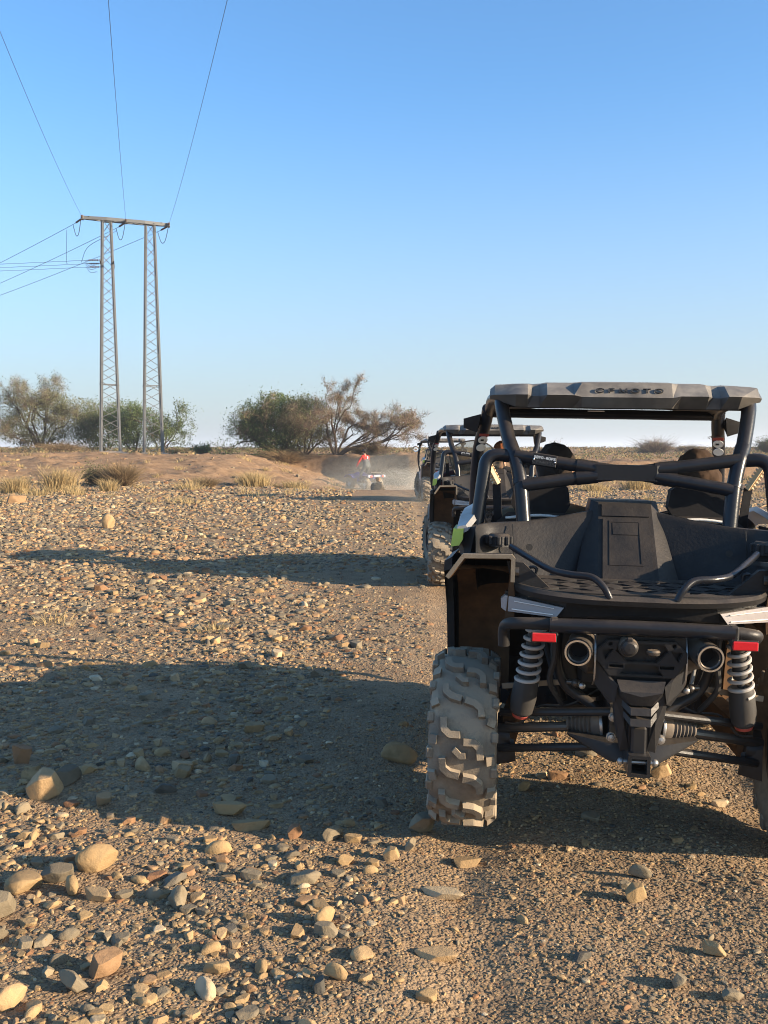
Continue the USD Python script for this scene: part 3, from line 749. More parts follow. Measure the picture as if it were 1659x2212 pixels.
def build_buggy(t):
    P = lambda name, mesh, mat, parent=t, smooth=30, label=None: part(parent, name, mesh, mat, smooth, label)
    both = lambda m: (m, mirror(m))
    # wheels
    for (x, y, rear) in ((-0.615, WR, 1), (0.665, WR, 1), (-0.63, 2.02, 0), (0.63, 2.02, 0)):
        Rw = rotz(math.radians(12) if not rear else 0)
        if x > 0:
            Rw = Rw @ rotz(math.pi)
        w = node(t, 'wheel', (x, y, WR - 0.008), Rw @ rotx(0.35 * x + 0.2 * y))
        P('tyre', TYRE_REAR if rear else TYRE_FRONT, 'tyre_rubber', w, 32)
        P('rim', RIM, 'frame_paint', w)
    # roof
    rp = P('roof_panel', roof_mesh(), 'roof_plastic', smooth=25)
    for n_, ch_ in enumerate('CFMOTO'):
        P('letter', text_on(ch_, 0.0225, (0.008 + (n_ - 2.5) * 0.0475, 0.665, 1.722), (1, 0, 0), (0, 0.052, 0.062), 0.005, 1.8 if ch_ != 'M' else 1.45, False), 'badge', rp, False)
    P('lamp_strip', cbox((0.088, 0.006, 0.007), (-0.03, 1.845, 1.683), 0.002), 'lamp_strip', rp)
    # roll cage
    r = 0.030
    for s in (-1, 1):
        P('roll_bar', tube(curve([(s * 0.50, 0.86, 1.70), (s * 0.515, 0.80, 1.67), (s * 0.475, 0.69, 1.50), (s * 0.450, 0.64, 1.44), (s * 0.425, 0.60, 1.33), (s * 0.405, 0.56, 1.14)], 8), r), 'cage_paint')
        P('roll_bar', tube(fillet([(s * 0.455, 0.66, 1.445), (s * 0.57, 0.645, 1.452), (s * 0.605, 0.60, 1.12)], 0.13, 9), 0.028), 'cage_paint')
        P('roof_rail', tube(curve([(s * 0.50, 0.86, 1.70), (s * 0.56, 1.25, 1.712), (s * 0.585, 1.72, 1.70), (s * 0.60, 1.90, 1.66)], 6), 0.028), 'cage_paint')
        P('front_pillar', tube(curve([(s * 0.60, 1.84, 1.69), (s * 0.615, 1.93, 1.62), (s * 0.66, 2.10, 1.44), (s * 0.67, 2.17, 1.10), (s * 0.62, 2.16, 0.78)], 6), 0.034), 'cage_paint')
        # warning stickers on the inside of the pillar
        c = np.array([s * 0.640, 2.015, 1.525]); d = np.array([s * 0.045, 0.17, -0.18]); d /= np.linalg.norm(d)
        nv = np.array([-s * 0.25, -1, 0.12]); nv = nv - d * (nv @ d); fr = aim(nv, d)
        st = P('warning_sticker', moved(cbox((0.056, 0.020, 0.002), (0, -0.064, 0.034), 0.0005), c, fr), 'sticker_red')
        for k_ in range(2):
            q_ = P('sticker_disc', moved(moved(lathe([(0, 0.002), (0.027, 0.002), (0.027, 0), (0, 0)], 20), (0, -0.028 + 0.060 * k_, 0.034)), c, fr), 'sticker_white', st)
        P('sticker_mark', moved(cbox((0.018, 0.012, 0.002), (0.004, -0.028, 0.0375), 0.0005), c, fr), 'sticker_black', st)
        # side mirror
        mr = P('side_mirror', hull([(s * 0.64, 1.86, 1.66), (s * 0.735, 1.90, 1.635), (s * 0.735, 1.91, 1.585), (s * 0.66, 1.90, 1.56), (s * 0.64, 1.93, 1.62), (s * 0.715, 1.95, 1.60)]), 'black_plastic')
        P('mirror_arm', rod((s * 0.60, 1.90, 1.66), (s * 0.66, 1.90, 1.63), 0.012), 'black_plastic', mr)
    P('roof_crossbar', tube([(-0.60, 1.88, 1.668), (0.60, 1.88, 1.668)], 0.026), 'cage_paint')
    P('roof_crossbar', tube([(-0.515, 0.80, 1.672), (0.515, 0.80, 1.672)], 0.020), 'cage_paint')
    # crossed braces meeting in a flat knot
    P('cross_brace', tube(curve([(-0.452, 0.635, 1.448), (-0.20, 0.615, 1.412), (0.0, 0.610, 1.388), (0.20, 0.605, 1.360), (0.418, 0.59, 1.325)], 6), [0.027] * 25), 'cage_paint')
    P('cross_brace', tube(curve([(-0.418, 0.59, 1.325), (-0.20, 0.605, 1.360), (0.0, 0.612, 1.386), (0.20, 0.615, 1.412), (0.452, 0.635, 1.448)], 6), [0.027] * 25), 'cage_paint')
    P('brace_knot', hull([(sx * 0.12, y, 1.387 + dz) for sx in (-1, 1) for y in (0.58, 0.64) for dz in (-0.032, 0.032)] + [(sx * 0.17, 0.61, 1.387 + dz) for sx in (-1, 1) for dz in (-0.03, 0.03)]), 'cage_paint')
    bx = np.array([1.0, -0.08, -0.135]); bx /= np.linalg.norm(bx)
    by_ = np.array([0.135, 0.05, 1.0])
    o = np.array([-0.330, 0.592, 1.432])
    fr = np.stack([bx, (by_ - bx * (bx @ by_)) / np.linalg.norm(by_ - bx * (bx @ by_)), np.zeros(3)], 1)
    fr[:, 2] = np.cross(fr[:, 0], fr[:, 1])
    plq = P('plate', moved(cbox((0.098, 0.048, 0.006), (0, 0, 0), 0.002), o, fr), 'black_plastic')
    P('lettering', text_on('5BY0-ROPS', 0.0105, o + fr @ [0, 0.008, 0.003], fr[:, 0], fr[:, 1], 0.001, 1.05), 'plate_text', plq, False)
    P('lettering', text_on('CFMOTO', 0.0095, o + fr @ [0, -0.011, 0.003], fr[:, 0], fr[:, 1], 0.001, 1.75), 'dark_steel', plq, False)
    for sx, sy in ((-1, -0.003), (1, -0.004)):
        P('screw', sphere(o + fr @ [sx * 0.043, sy, 0.004], 0.0048, 1), 'chrome', plq)
    # tub behind the seats
    for s in (-1, 1):
        top = curve([(s * 0.595, 0.27, 1.155), (s * 0.59, 0.38, 1.162), (s * 0.54, 0.47, 1.166), (s * 0.42, 0.52, 1.172), (s * 0.28, 0.57, 1.190), (s * 0.13, 0.61, 1.220)], 6)
        ring = []
        for p_ in top:
            q_ = p_.copy()
            n_ = np.array([-s * 0.35, -1.0, 0]) / 1.06
            ring.append([p_ + [0, 0.05, -0.01], p_ + [0, 0.03, 0.010], p_ + [0, 0.004, 0.008], p_ + n_ * 0.012 + [0, 0, -0.012], p_ * [0.985, 1, 0] + [0, -0.085, 1.0], p_ * [0.97, 1, 0] + [0, -0.10, 0.945], p_ * [0.97, 1, 0] + [0, 0.0, 0.945]])
        if s > 0:
            ring = [x[::-1] for x in ring]
        P('bed_wall', loft(ring), 'bed_plastic', smooth=40)
        P('wall_bolt', cat(lathe([(0, 0.008), (0.012, 0.008), (0.014, 0.0), (0.0, 0.0)], 12, 'y').apply_translation([s * 0.385, 0.442, 1.085]), ), 'rubber_boot')
    # engine cover hump
    def hump(w0, w1, y0, y1, z1):
        return [(-w1, y1, z1), (w1, y1, z1), (w0, y0, 0.945), (-w0, y0, 0.945)]
    hp = P('engine_cover', hull([(s * 0.105, 0.62, 1.262) for s in (-1, 1)] + [(s * 0.118, 0.36, 0.945) for s in (-1, 1)] + [(s * 0.132, 0.67, 1.270) for s in (-1, 1)] + [(s * 0.135, 0.63, 1.235) for s in (-1, 1)]
           + [(s * 0.205, 0.43, 0.945) for s in (-1, 1)] + [(s * 0.12, 0.98, 1.262) for s in (-1, 1)] + [(s * 0.16, 1.0, 1.0) for s in (-1, 1)] + [(s * 0.205, 0.9, 0.945) for s in (-1, 1)]), 'bed_plastic', smooth=20)
    pf = np.array([0, 0.26, 0.317]); pf /= np.linalg.norm(pf)
    pn = np.cross([1.0, 0, 0], pf)                          # outwards, to the rear and up
    fr = np.stack([[1.0, 0, 0], pf, pn], 1)
    def on_face(poly, d0, d1):
        m = extrude(poly, d1 - d0)
        return moved(moved(m, (0, 0, d0)), (0, 0.36, 0.945), fr)
    Lf = math.hypot(0.26, 0.317)
    P('access_panel', on_face(Polygon([(-0.100, 0.015), (0.100, 0.015), (0.090, Lf * 0.80), (-0.090, Lf * 0.80)]), -0.004, 0.007), 'bed_plastic', hp)
    P('access_panel', on_face(Polygon([(-0.094, Lf * 0.83), (0.094, Lf * 0.83), (0.092, Lf * 0.98), (-0.092, Lf * 0.98)]), -0.004, 0.006), 'bed_plastic', hp)
    P('panel_frame', on_face(Polygon([(-0.072, 0.10), (0.060, 0.10), (0.058, Lf * 0.77), (-0.066, Lf * 0.77)], [[(-0.064, 0.108), (0.052, 0.108), (0.050, Lf * 0.75), (-0.058, Lf * 0.75)]]), 0.006, 0.0095), 'bed_plastic', hp)
    P('panel_handle', on_face(Polygon([(-0.052, Lf * 0.60), (0.045, Lf * 0.60), (0.048, Lf * 0.74), (-0.054, Lf * 0.74)]), 0.007, 0.010), 'bed_plastic', hp)
    # open cargo floor
    edge = Polygon([(-0.43, 0.08), (-0.36, 0.02), (-0.20, -0.03), (0.20, -0.03), (0.36, 0.02), (0.43, 0.08), (0.44, 0.42), (-0.44, 0.42)])
    holes = []
    for i in range(-5, 5):
        x0 = i * 0.078 + 0.008
        for k_, (ya, yb_) in enumerate(((0.03, 0.09), (0.105, 0.17), (0.185, 0.25), (0.265, 0.33))):
            sk = 0.022 if (i + k_) % 2 else -0.022
            holes.append(Polygon([(x0 + sk, ya), (x0 + 0.056 + sk, ya), (x0 + 0.056 - sk, yb_), (x0 - sk, yb_)]).buffer(-0.004))
    fl = edge.difference(unary_union(holes).intersection(edge.buffer(-0.03)))
    cf = P('cargo_floor', plate_xy(fl, 0.958, 0.978), 'black_plastic')
    P('floor_pan', cbox((0.84, 0.40, 0.012), (0, 0.24, 0.930), 0.004), 'frame_paint', cf)
    lip = curve([(-0.455, 0.10, 0.985), (-0.38, 0.0, 0.972), (-0.22, -0.055, 0.962), (0.0, -0.065, 0.960), (0.22, -0.055, 0.962), (0.38, 0.0, 0.972), (0.455, 0.10, 0.985)], 6)
    P('floor_lip', loft([[p_ + [0, -0.006, -0.018], p_ + [0, -0.014, 0.0], p_ + [0, 0.0, 0.012], p_ + [0, 0.05, 0.012], p_ + [0, 0.05, -0.018]] for p_ in lip]), 'black_plastic', cf)
    for s in (-1, 1):
        P('cargo_rail', tube(curve([(s * 0.455, 0.30, 1.100), (s * 0.40, 0.20, 1.078), (s * 0.315, 0.06, 1.046), (s * 0.25, 0.0, 1.038), (s * 0.175, -0.03, 1.034), (s * 0.135, -0.055, 1.005), (s * 0.112, -0.062, 0.965)], 8), 0.0125), 'cage_paint')
        P('tie_down', tube(fillet([(s * 0.40, 0.12, 1.01), (s * 0.385, 0.10, 1.05), (s * 0.36, 0.10, 1.045), (s * 0.365, 0.10, 1.0)], 0.015, 4), 0.006), 'frame_paint')
        P('rail_bracket', plate_xz([(s * 0.445, 0.96), (s * 0.47, 1.07), (s * 0.41, 1.065), (s * 0.35, 1.01), (s * 0.30, 0.965)][::s], 0.07, 0.10), 'black_plastic')
        # fender, liner and side
        sh_ = [(s * 0.447, 1.0), (s * 0.447, 1.082), (s * 0.455, 1.092), (s * 0.625, 1.088), (s * 0.682, 1.008)]
        def shell(path, th_, y0, y1, dz=0.0, inward=1):
            line = LineString(path)
            pol = line.buffer(th_, cap_style=2, join_style=1)
            m = plate_xz(pol, y0, y1)
            v = m.vertices
            v[:, 2] += dz * (v[:, 1] - y0) / (y1 - y0)
            m.vertices = v
            return m
        fd = P('fender', shell(sh_, 0.006, 0.03, 0.62, -0.055), 'black_plastic')
        P('fender_skirt', loft([[(s * 0.690, y, z) for y, z in ((0.42, 0.99), (0.47, 0.985), (0.60, 0.85), (0.70, 0.70), (0.80, 0.48), (0.88, 0.42), (0.95, 0.45), (0.95, 1.02), (0.42, 1.04))][::s],
                                 [(s * 0.722, y, z) for y, z in ((0.43, 0.98), (0.48, 0.975), (0.61, 0.85), (0.71, 0.70), (0.81, 0.48), (0.88, 0.43), (0.94, 0.46), (0.94, 1.0), (0.43, 1.02))][::s]]), 'black_plastic', fd)
        P('fender_lip', shell(sh_, 0.0075, 0.018, 0.032), 'dust_lip', fd)
        arc = curve([(0.16, 1.02), (0.40, 0.985), (0.58, 0.90), (0.68, 0.78), (0.745, 0.62), (0.78, 0.46), (0.80, 0.38)], 5)
        P('wheel_liner', loft([[(s * x, y, z - dz), (s * x, y + 0.004, z - dz + 0.012)] for (x, dz) in ((0.44, 0.0), (0.50, 0.0), (0.60, 0.004), (0.676, 0.012)) for (y, z) in [arc[0]]][:0] or
              [[(s * 0.672, y, z), (s * 0.60, y + 0.012, z + 0.008), (s * 0.50, y + 0.012, z + 0.008), (s * 0.452, y - 0.012, z), (s * 0.452, y + 0.02, z + 0.018), (s * 0.672, y + 0.02, z + 0.018)][::s] for y, z in arc]), 'liner', fd, 50)
        P('fender_inner', shell([(s * 0.4555, 1.0), (s * 0.4555, 1.074), (s * 0.46, 1.081), (s * 0.622, 1.077), (s * 0.674, 1.006)], 0.0025, 0.045, 0.60, -0.055), 'liner', fd)
        P('liner_wall', plate_xz([(s * 0.449, 1.05), (s * 0.455, 1.05), (s * 0.470, 0.86), (s * 0.440, 0.84), (s * 0.435, 0.92)][::-s], 0.06, 0.30), 'liner', fd)
        P('fuel_cap' if s < 0 else 'filler_cap', cat(lathe([(0, 0.05), (0.035, 0.05), (0.046, 0.04), (0.046, 0.0), (0, 0)], 10).apply_translation([s * 0.505, 0.40, 1.09]), *[cbox((0.016, 0.016, 0.035), (s * 0.505 + 0.046 * math.cos(a), 0.40 + 0.046 * math.sin(a), 1.115), 0.004) for a in np.arange(8) * np.pi / 4]), 'black_plastic')
        P('breather', cat(rod((s * 0.445, 0.08, 1.030), (s * 0.405, 0.08, 1.028), 0.010), rod((s * 0.448, 0.08, 1.030), (s * 0.425, 0.08, 1.030), 0.021)), 'dark_steel')
        # rear quarter panel with its lime patch and silver top
        qp = P('quarter_panel', hull([(s * x, y, z) for x, y, z in ((0.668, 0.50, 1.150), (0.600, 0.47, 1.160), (0.600, 0.47, 0.97), (0.63, 0.44, 0.99), (0.668, 0.50, 1.06), (0.672, 0.9, 1.15), (0.600, 0.9, 1.165), (0.672, 0.9, 0.98), (0.60, 0.9, 0.97))]), 'black_plastic', smooth=20)
        P('lime_patch', hull([(s * x, y, z) for x, y, z in ((0.690, 0.458, 1.150), (0.648, 0.438, 1.152), (0.650, 0.428, 1.108), (0.664, 0.426, 1.085), (0.698, 0.440, 1.078), (0.690, 0.66, 1.150), (0.694, 0.60, 1.09), (0.64, 0.64, 1.150))]), 'lime_paint', qp)
        P('silver_cap', loft([[(s * 0.678, y, z - 0.012), (s * 0.670, y, z + 0.004), (s * x1, y, z + dz), (s * (x1 - 0.012), y, z + dz - 0.02), (s * 0.66, y, z - 0.03)][::s] for (y, z, x1, dz) in ((0.450, 1.156, 0.640, 0.010), (0.60, 1.178, 0.61, 0.025), (0.75, 1.195, 0.60, 0.035), (0.95, 1.20, 0.60, 0.045), (1.15, 1.185, 0.61, 0.04), (1.35, 1.13, 0.63, 0.02))]), 'silver_paint', qp, 40)
        # lower door, sill, front fender
        dr = P('door', loft([[(s * 0.70, y, zt), (s * 0.665, y, zt + 0.02), (s * 0.63, y, zt), (s * 0.63, y, 0.42), (s * 0.675, y, 0.36), (s * 0.71, y, 0.46)][::s] for y, zt in ((0.86, 1.0), (1.05, 0.94), (1.25, 0.80), (1.45, 0.80), (1.60, 0.82))]), 'black_plastic')
        P('door_panel', loft([[(s * 0.715, y, zt), (s * 0.712, y, zb)] for y, zt, zb in ((0.95, 0.93, 0.60), (1.25, 0.79, 0.54), (1.55, 0.78, 0.60))], closed=False, caps=False), 'silver_paint', dr)
        ff = curve([(1.56, 0.66), (1.64, 0.74), (1.77, 0.78), (2.02, 0.80), (2.24, 0.77), (2.42, 0.68)], 5)
        P('front_fender', loft([[(s * 0.42, y, z), (s * 0.72, y, z - 0.012), (s * 0.735, y, z - 0.055), (s * 0.715, y, z - 0.05), (s * 0.70, y, z - 0.025), (s * 0.42, y, z - 0.02)][::-s] for y, z in ff]), 'black_plastic')
        # tail lamp, swept forward at its outer end
        def swept(pts, d):
            out = []
            for x, z, y in pts:
                out += [(s * x, y, z), (s * x, y + 0.05, z)]
            return hull(np.array(out) + [0, d, 0])
        tl = P('tail_light', swept([(0.266, 0.921, -0.004), (0.292, 0.886, -0.004), (0.470, 0.888, 0.082), (0.486, 0.898, 0.090), (0.488, 0.930, 0.092), (0.472, 0.945, 0.084)], -0.018), 'lamp_lens', smooth=20)
        P('lamp_strip', swept([(0.302, 0.8935, 0.0015), (0.448, 0.8965, 0.072), (0.448, 0.8995, 0.072), (0.303, 0.8960, 0.0015)], -0.022), 'lamp_strip', tl)
        P('lamp_rim', swept([(0.300, 0.9165, 0.000), (0.440, 0.9265, 0.068), (0.440, 0.9285, 0.068), (0.300, 0.9180, 0.000)], -0.0215), 'lamp_strip', tl)
        # red reflector on its bracket
        rf = P('reflector', cbox((0.082, 0.010, 0.030), (s * 0.335, -0.100, 0.828), 0.003), 'red_reflector')
        P('reflector_frame', cbox((0.090, 0.010, 0.037), (s * 0.335, -0.093, 0.828), 0.003), 'black_plastic', rf)
        # exhaust
        e0, e1 = np.array([s * 0.190, 0.06, 0.795]), np.array([s * 0.218, -0.115, 0.785])
        ex = P('exhaust_tip', moved(lathe([(0.0, 0.10), (0.030, 0.10), (0.032, 0.178), (0.036, 0.182), (0.0385, 0.170), (0.0385, 0.186), (0.044, 0.188), (0.0475, 0.180), (0.0475, 0.03), (0.042, 0.0)], 32), e0, aim(e1 - e0)), 'dark_steel')
        P('exhaust_bore', moved(lathe([(0.0, 0.125), (0.031, 0.125)], 24), e0, aim(e1 - e0)), 'soot', ex)
        P('exhaust_ring', moved(lathe([(0.0385, 0.186), (0.0390, 0.190), (0.0450, 0.190), (0.0475, 0.182), (0.0475, 0.176)], 32), e0, aim(e1 - e0)), 'chrome', ex)
        P('exhaust_shell', hull([(s * 0.12, -0.02, 0.755), (s * 0.255, -0.03, 0.762), (s * 0.24, -0.02, 0.735), (s * 0.13, -0.01, 0.705), (s * 0.14, 0.12, 0.71), (s * 0.25, 0.12, 0.76)]), 'dark_steel', ex)
        # shock absorber
        a_, b_ = np.array([s * 0.350, 0.10, 0.862]), np.array([s * 0.405, 0.17, 0.475])
        u_ = (b_ - a_) / np.linalg.norm(b_ - a_)
        sk = P('shock_absorber', cat(tube([a_, a_ + u_ * 0.20], 0.027, 16), tube([a_ + u_ * 0.18, b_], 0.014, 12)), 'rubber_boot')
        P('coil_spring', spring_mesh(a_ + u_ * 0.015, a_ + u_ * 0.265, 0.032, 0.042, 0.0072, 7.6), 'spring_paint', sk)
        P('shock_boot', moved(lathe([(0.0, 0.0), (0.036, 0.0), (0.045, 0.02), (0.048, 0.09), (0.043, 0.14), (0.030, 0.155), (0.0, 0.155)], 20), a_ + u_ * 0.235, aim(u_)), 'rubber_boot', sk)
        P('shock_collar', moved(lathe([(0.0, 0.0), (0.03, 0.0), (0.034, 0.012), (0.03, 0.024), (0, 0.024)], 18), a_ + u_ * 0.375, aim(u_)), 'sticker_red', sk)
        # arms
        P('control_arm', rod((s * 0.080, 0.06, 0.538), (s * 0.48, 0.24, 0.465), 0.0155), 'frame_paint')
        P('control_arm', rod((s * 0.080, 0.06, 0.412), (s * 0.48, 0.27, 0.315), 0.0155), 'frame_paint')
        P('toe_link', bar((s * 0.235, 0.16, 0.617), (s * 0.475, 0.20, 0.578), 0.008, 0.020), 'rust_link')
        jb = P('link_joint', cat(sphere((s * 0.205, 0.14, 0.617), 0.017), rod((s * 0.235, 0.155, 0.617), (s * 0.19, 0.135, 0.620), 0.010)), 'dark_steel')
        P('bolt', sphere((s * 0.185, 0.10, 0.617), (0.012, 0.008, 0.012), 2), 'steel', jb)
        ds = P('drive_shaft', rod((s * 0.20, 0.165, 0.448), (s * 0.50, 0.30, 0.385), 0.019), 'dark_steel')
        prof = [(0.020, 0.0)]
        for i in range(6):
            rr_ = 0.026 + 0.0042 * i
            prof += [(rr_, 0.008 + i * 0.015), (rr_ - 0.006, 0.0155 + i * 0.015)]
        prof += [(0.050, 0.100), (0.052, 0.135), (0.0, 0.136)]
        dd = np.array([-s * 0.30, -0.05, 0.030])
        P('drive_boot', moved(lathe(prof, 24), (s * 0.232, 0.165, 0.456), aim(dd)), 'cv_rubber', ds, 60)
        P('boot_clamp', moved(lathe([(0.0535, 0), (0.0545, 0.004), (0.0535, 0.010)], 24), np.array([s * 0.232, 0.165, 0.456]) + dd / np.linalg.norm(dd) * 0.125, aim(dd)), 'steel', ds)
        for (bx_, bz_) in ((0.080, 0.533), (0.086, 0.461)):
            P('bolt', lathe([(0, -0.012), (0.012, -0.010), (0.0135, -0.004), (0.0135, 0.006), (0.017, 0.006), (0.017, 0.012), (0, 0.012)], 12, 'y').apply_translation([s * bx_, 0.0, bz_]), 'steel')
        P('trailing_arm', hull([(s * x, y, z) for x, y, z in ((0.47, 0.30, 0.32), (0.47, 0.30, 0.46), (0.42, 0.32, 0.44), (0.42, 0.32, 0.32), (0.40, 1.05, 0.46), (0.34, 1.05, 0.46), (0.40, 1.05, 0.38), (0.34, 1.05, 0.38))]), 'liner')
        P('hub_carrier', cat(hull([(s * x, y, z) for x, y, z in ((0.50, 0.26, 0.25), (0.42, 0.27, 0.30), (0.415, 0.28, 0.265), (0.50, 0.30, 0.24), (0.50, 0.27, 0.37), (0.425, 0.28, 0.35))]), rod((s * 0.50, 0.345, 0.345), (s * 0.44, 0.345, 0.35), 0.075, 20)), 'frame_paint')
        P('frame_tube', tube(curve([(s * 0.275, 0.14, 0.84), (s * 0.275, 0.16, 0.70), (s * 0.24, 0.17, 0.60), (s * 0.15, 0.16, 0.54), (s * 0.10, 0.14, 0.50)], 5), 0.019), 'frame_paint')
        P('frame_tube', rod((s * 0.36, 0.30, 0.90), (s * 0.24, 0.34, 0.50), 0.018), 'frame_paint')
        # bumper end
        P('bumper_end', tube(fillet([(s * 0.285, -0.055, 0.868), (s * 0.445, -0.03, 0.862), (s * 0.475, 0.04, 0.840), (s * 0.472, 0.05, 0.765)] if s < 0 else [(0.285, -0.055, 0.866), (0.385, -0.045, 0.855), (0.405, 0.04, 0.835), (0.40, 0.10, 0.80)], 0.05, 6), 0.0215), 'black_plastic')
        P('bumper_clamp', cbox((0.030, 0.058, 0.062), (s * 0.300, -0.070, 0.862), 0.006), 'black_plastic')
        # seats
        sx = s * 0.335
        se = P('seat', cat(hull([(sx + dx, y, z) for dx in (-0.22, 0.22) for y, z in ((0.80, 1.13), (0.72, 1.02), (0.85, 0.62), (0.95, 0.62))] + [(sx + dx, y, z) for dx in (-0.14, 0.14) for y, z in ((0.83, 1.20), (0.91, 1.19))] + [(sx + dx, 0.93, 1.12) for dx in (-0.2, 0.2)]),
                           cbox((0.46, 0.50, 0.16), (sx, 1.13, 0.62), 0.05)), 'seat_fabric')
        P('headrest', hull([(sx + dx, y, z) for dx, z in ((-0.128, 1.235), (0.128, 1.235), (-0.105, 1.195), (0.105, 1.195), (-0.118, 1.31), (0.118, 1.31), (-0.085, 1.335), (0.085, 1.335)) for y in (0.835, 0.915)]), 'seat_fabric', se)
        P('headrest_post', cat(rod((sx - 0.06, 0.87, 1.15), (sx - 0.06, 0.87, 1.22), 0.007), rod((sx + 0.06, 0.87, 1.15), (sx + 0.06, 0.87, 1.22), 0.007)), 'dark_steel', se)
        P('seat_trim', tube(curve([(sx - 0.15, 0.80, 1.175), (sx, 0.805, 1.19), (sx + 0.15, 0.80, 1.175)], 5), 0.006), 'lamp_strip', se)
        # harness with its ribbed sleeve
        hb = P('seat_belt', cat(bar((s * 0.527, 0.80, 1.33), (s * 0.515, 0.86, 1.10), 0.036, 0.006), bar((s * 0.545, 0.86, 1.165), (s * 0.41, 0.93, 1.11), 0.005, 0.04)), 'cloth_black')
        b0, b1 = np.array([s * 0.574, 0.76, 1.418]), np.array([s * 0.524, 0.79, 1.325])
        ud = (b1 - b0) / np.linalg.norm(b1 - b0)
        P('belt_sleeve', cat(bar(b0, b1, 0.030, 0.016), *[moved(cbox((0.040, 0.020, 0.008), (0, 0, 0), 0.002), b0 + ud * (0.006 + 0.0155 * i), aim(ud, (0, 1, 0))) for i in range(7)]), 'tan_plastic', hb)
        # hoses, brake line, seams and fasteners
        P('brake_line', tube(curve([(s * 0.10, 0.25, 0.58), (s * 0.22, 0.20, 0.52), (s * 0.33, 0.23, 0.50), (s * 0.40, 0.24, 0.43), (s * 0.46, 0.26, 0.42)], 8), 0.0045, 8), 'rubber_boot')
        P('hose', tube(curve([(s * 0.30, 0.10, 0.88), (s * 0.285, 0.10, 0.74), (s * 0.30, 0.14, 0.62), (s * 0.25, 0.2, 0.52)], 8), 0.011, 8), 'rubber_boot')
        P('sway_link', cat(rod((s * 0.215, 0.20, 0.60), (s * 0.235, 0.22, 0.70), 0.008), sphere((s * 0.235, 0.22, 0.705), 0.014, 1)), 'steel')
        P('wall_seam', tube(np.array([(s * 0.452, 0.4855, 1.172), (s * 0.447, 0.425, 1.09), (s * 0.440, 0.405, 0.99)]), 0.0022, 6), 'soot')
        for (p_, q_) in (((s * 0.475, 0.69, 1.50), (s * 0.457, 0.655, 1.455)), ((s * 0.43, 0.61, 1.35), (s * 0.425, 0.60, 1.33))):
            P('weld_ring', rod(p_, q_, 0.0322, 14), 'cage_paint')
        P('brace_sleeve', rod((s * 0.20, 0.614, 1.411), (s * 0.115, 0.612, 1.400), 0.0305, 16), 'cage_paint')
        P('brace_sleeve', rod((s * 0.20, 0.606, 1.361), (s * 0.115, 0.608, 1.372), 0.0305, 16), 'cage_paint')
        P('fascia_clip', cbox((0.05, 0.006, 0.008), (s * 0.365, 0.030, 0.951), 0.002), 'dark_steel')
    # body centre
    P('rear_fascia', hull([(s * x, y, z) for s in (-1, 1) for x, y, z in ((0.0, -0.045, 0.952), (0.0, -0.03, 0.905), (0.27, 0.0, 0.885), (0.465, 0.10, 0.880), (0.475, 0.105, 0.955), (0.25, -0.02, 0.955), (0.44, 0.3, 0.88), (0.44, 0.3, 0.95))]), 'black_plastic', smooth=15)
    P('tail_frame', cat(cbox((0.66, 0.03, 0.06), (0, 0.14, 0.862), 0.006), cbox((0.05, 0.3, 0.05), (-0.2, 0.25, 0.87), 0.005), cbox((0.05, 0.3, 0.05), (0.2, 0.25, 0.87), 0.005)), 'frame_paint')
    P('rear_bumper', tube(fillet([(-0.315, -0.082, 0.868), (-0.1, -0.088, 0.872), (0.1, -0.088, 0.872), (0.30, -0.082, 0.868)], 0.05, 5), 0.0255, 18), 'cage_paint')
    # muffler and its perforated guard
    P('muffler', cat(moved(lathe([(0, -0.20), (0.075, -0.20), (0.095, -0.17), (0.095, 0.17), (0.075, 0.20), (0, 0.20)], 28, 'x'), (0, 0.13, 0.755)),), 'dark_steel')
    for s in (-1, 1):
        P('heat_guard', loft([[(s * 0.152, y, z), (s * 0.158, y, z)] for y, z in curve([(0.10, 0.86), (-0.02, 0.83), (-0.055, 0.76), (-0.04, 0.68), (0.03, 0.64)], 5)], closed=False, caps=False), 'steel')
    # rear cover: back plate, windowed frame, nose, two chevrons
    back = Polygon([(-0.150, 0.835), (0.150, 0.835), (0.158, 0.70), (0.135, 0.655), (0.075, 0.585), (0.055, 0.53), (-0.055, 0.53), (-0.075, 0.585), (-0.135, 0.655), (-0.158, 0.70)])
    rc_ = P('rear_cover', plate_xz(back, -0.045, -0.025), 'frame_paint')
    outer = Polygon([(-0.112, 0.826), (0.112, 0.826), (0.152, 0.790), (0.152, 0.757), (0.110, 0.700), (-0.110, 0.700), (-0.152, 0.757), (-0.152, 0.790)])
    win = Polygon([(-0.072, 0.815), (0.072, 0.815), (0.088, 0.79), (0.050, 0.752), (-0.050, 0.752), (-0.088, 0.79)])
    win2 = Polygon([(-0.05, 0.742), (0.05, 0.742), (0.072, 0.708), (-0.072, 0.708)])
    tri = [Polygon([(s * 0.095, 0.795), (s * 0.136, 0.79), (s * 0.122, 0.757)]) for s in (-1, 1)]
    hole = [Point(s * 0.107, 0.812).buffer(0.007, 6) for s in (-1, 1)]
    slot = [sbox(s * 0.085 - 0.022, 0.733, s * 0.085 + 0.022, 0.741).buffer(0.002) for s in (-1, 1)]
    P('cover_frame', plate_xz(outer.difference(unary_union([win, win2] + tri + hole + slot)), -0.078, -0.050, 0.003), 'black_plastic', rc_, 20)
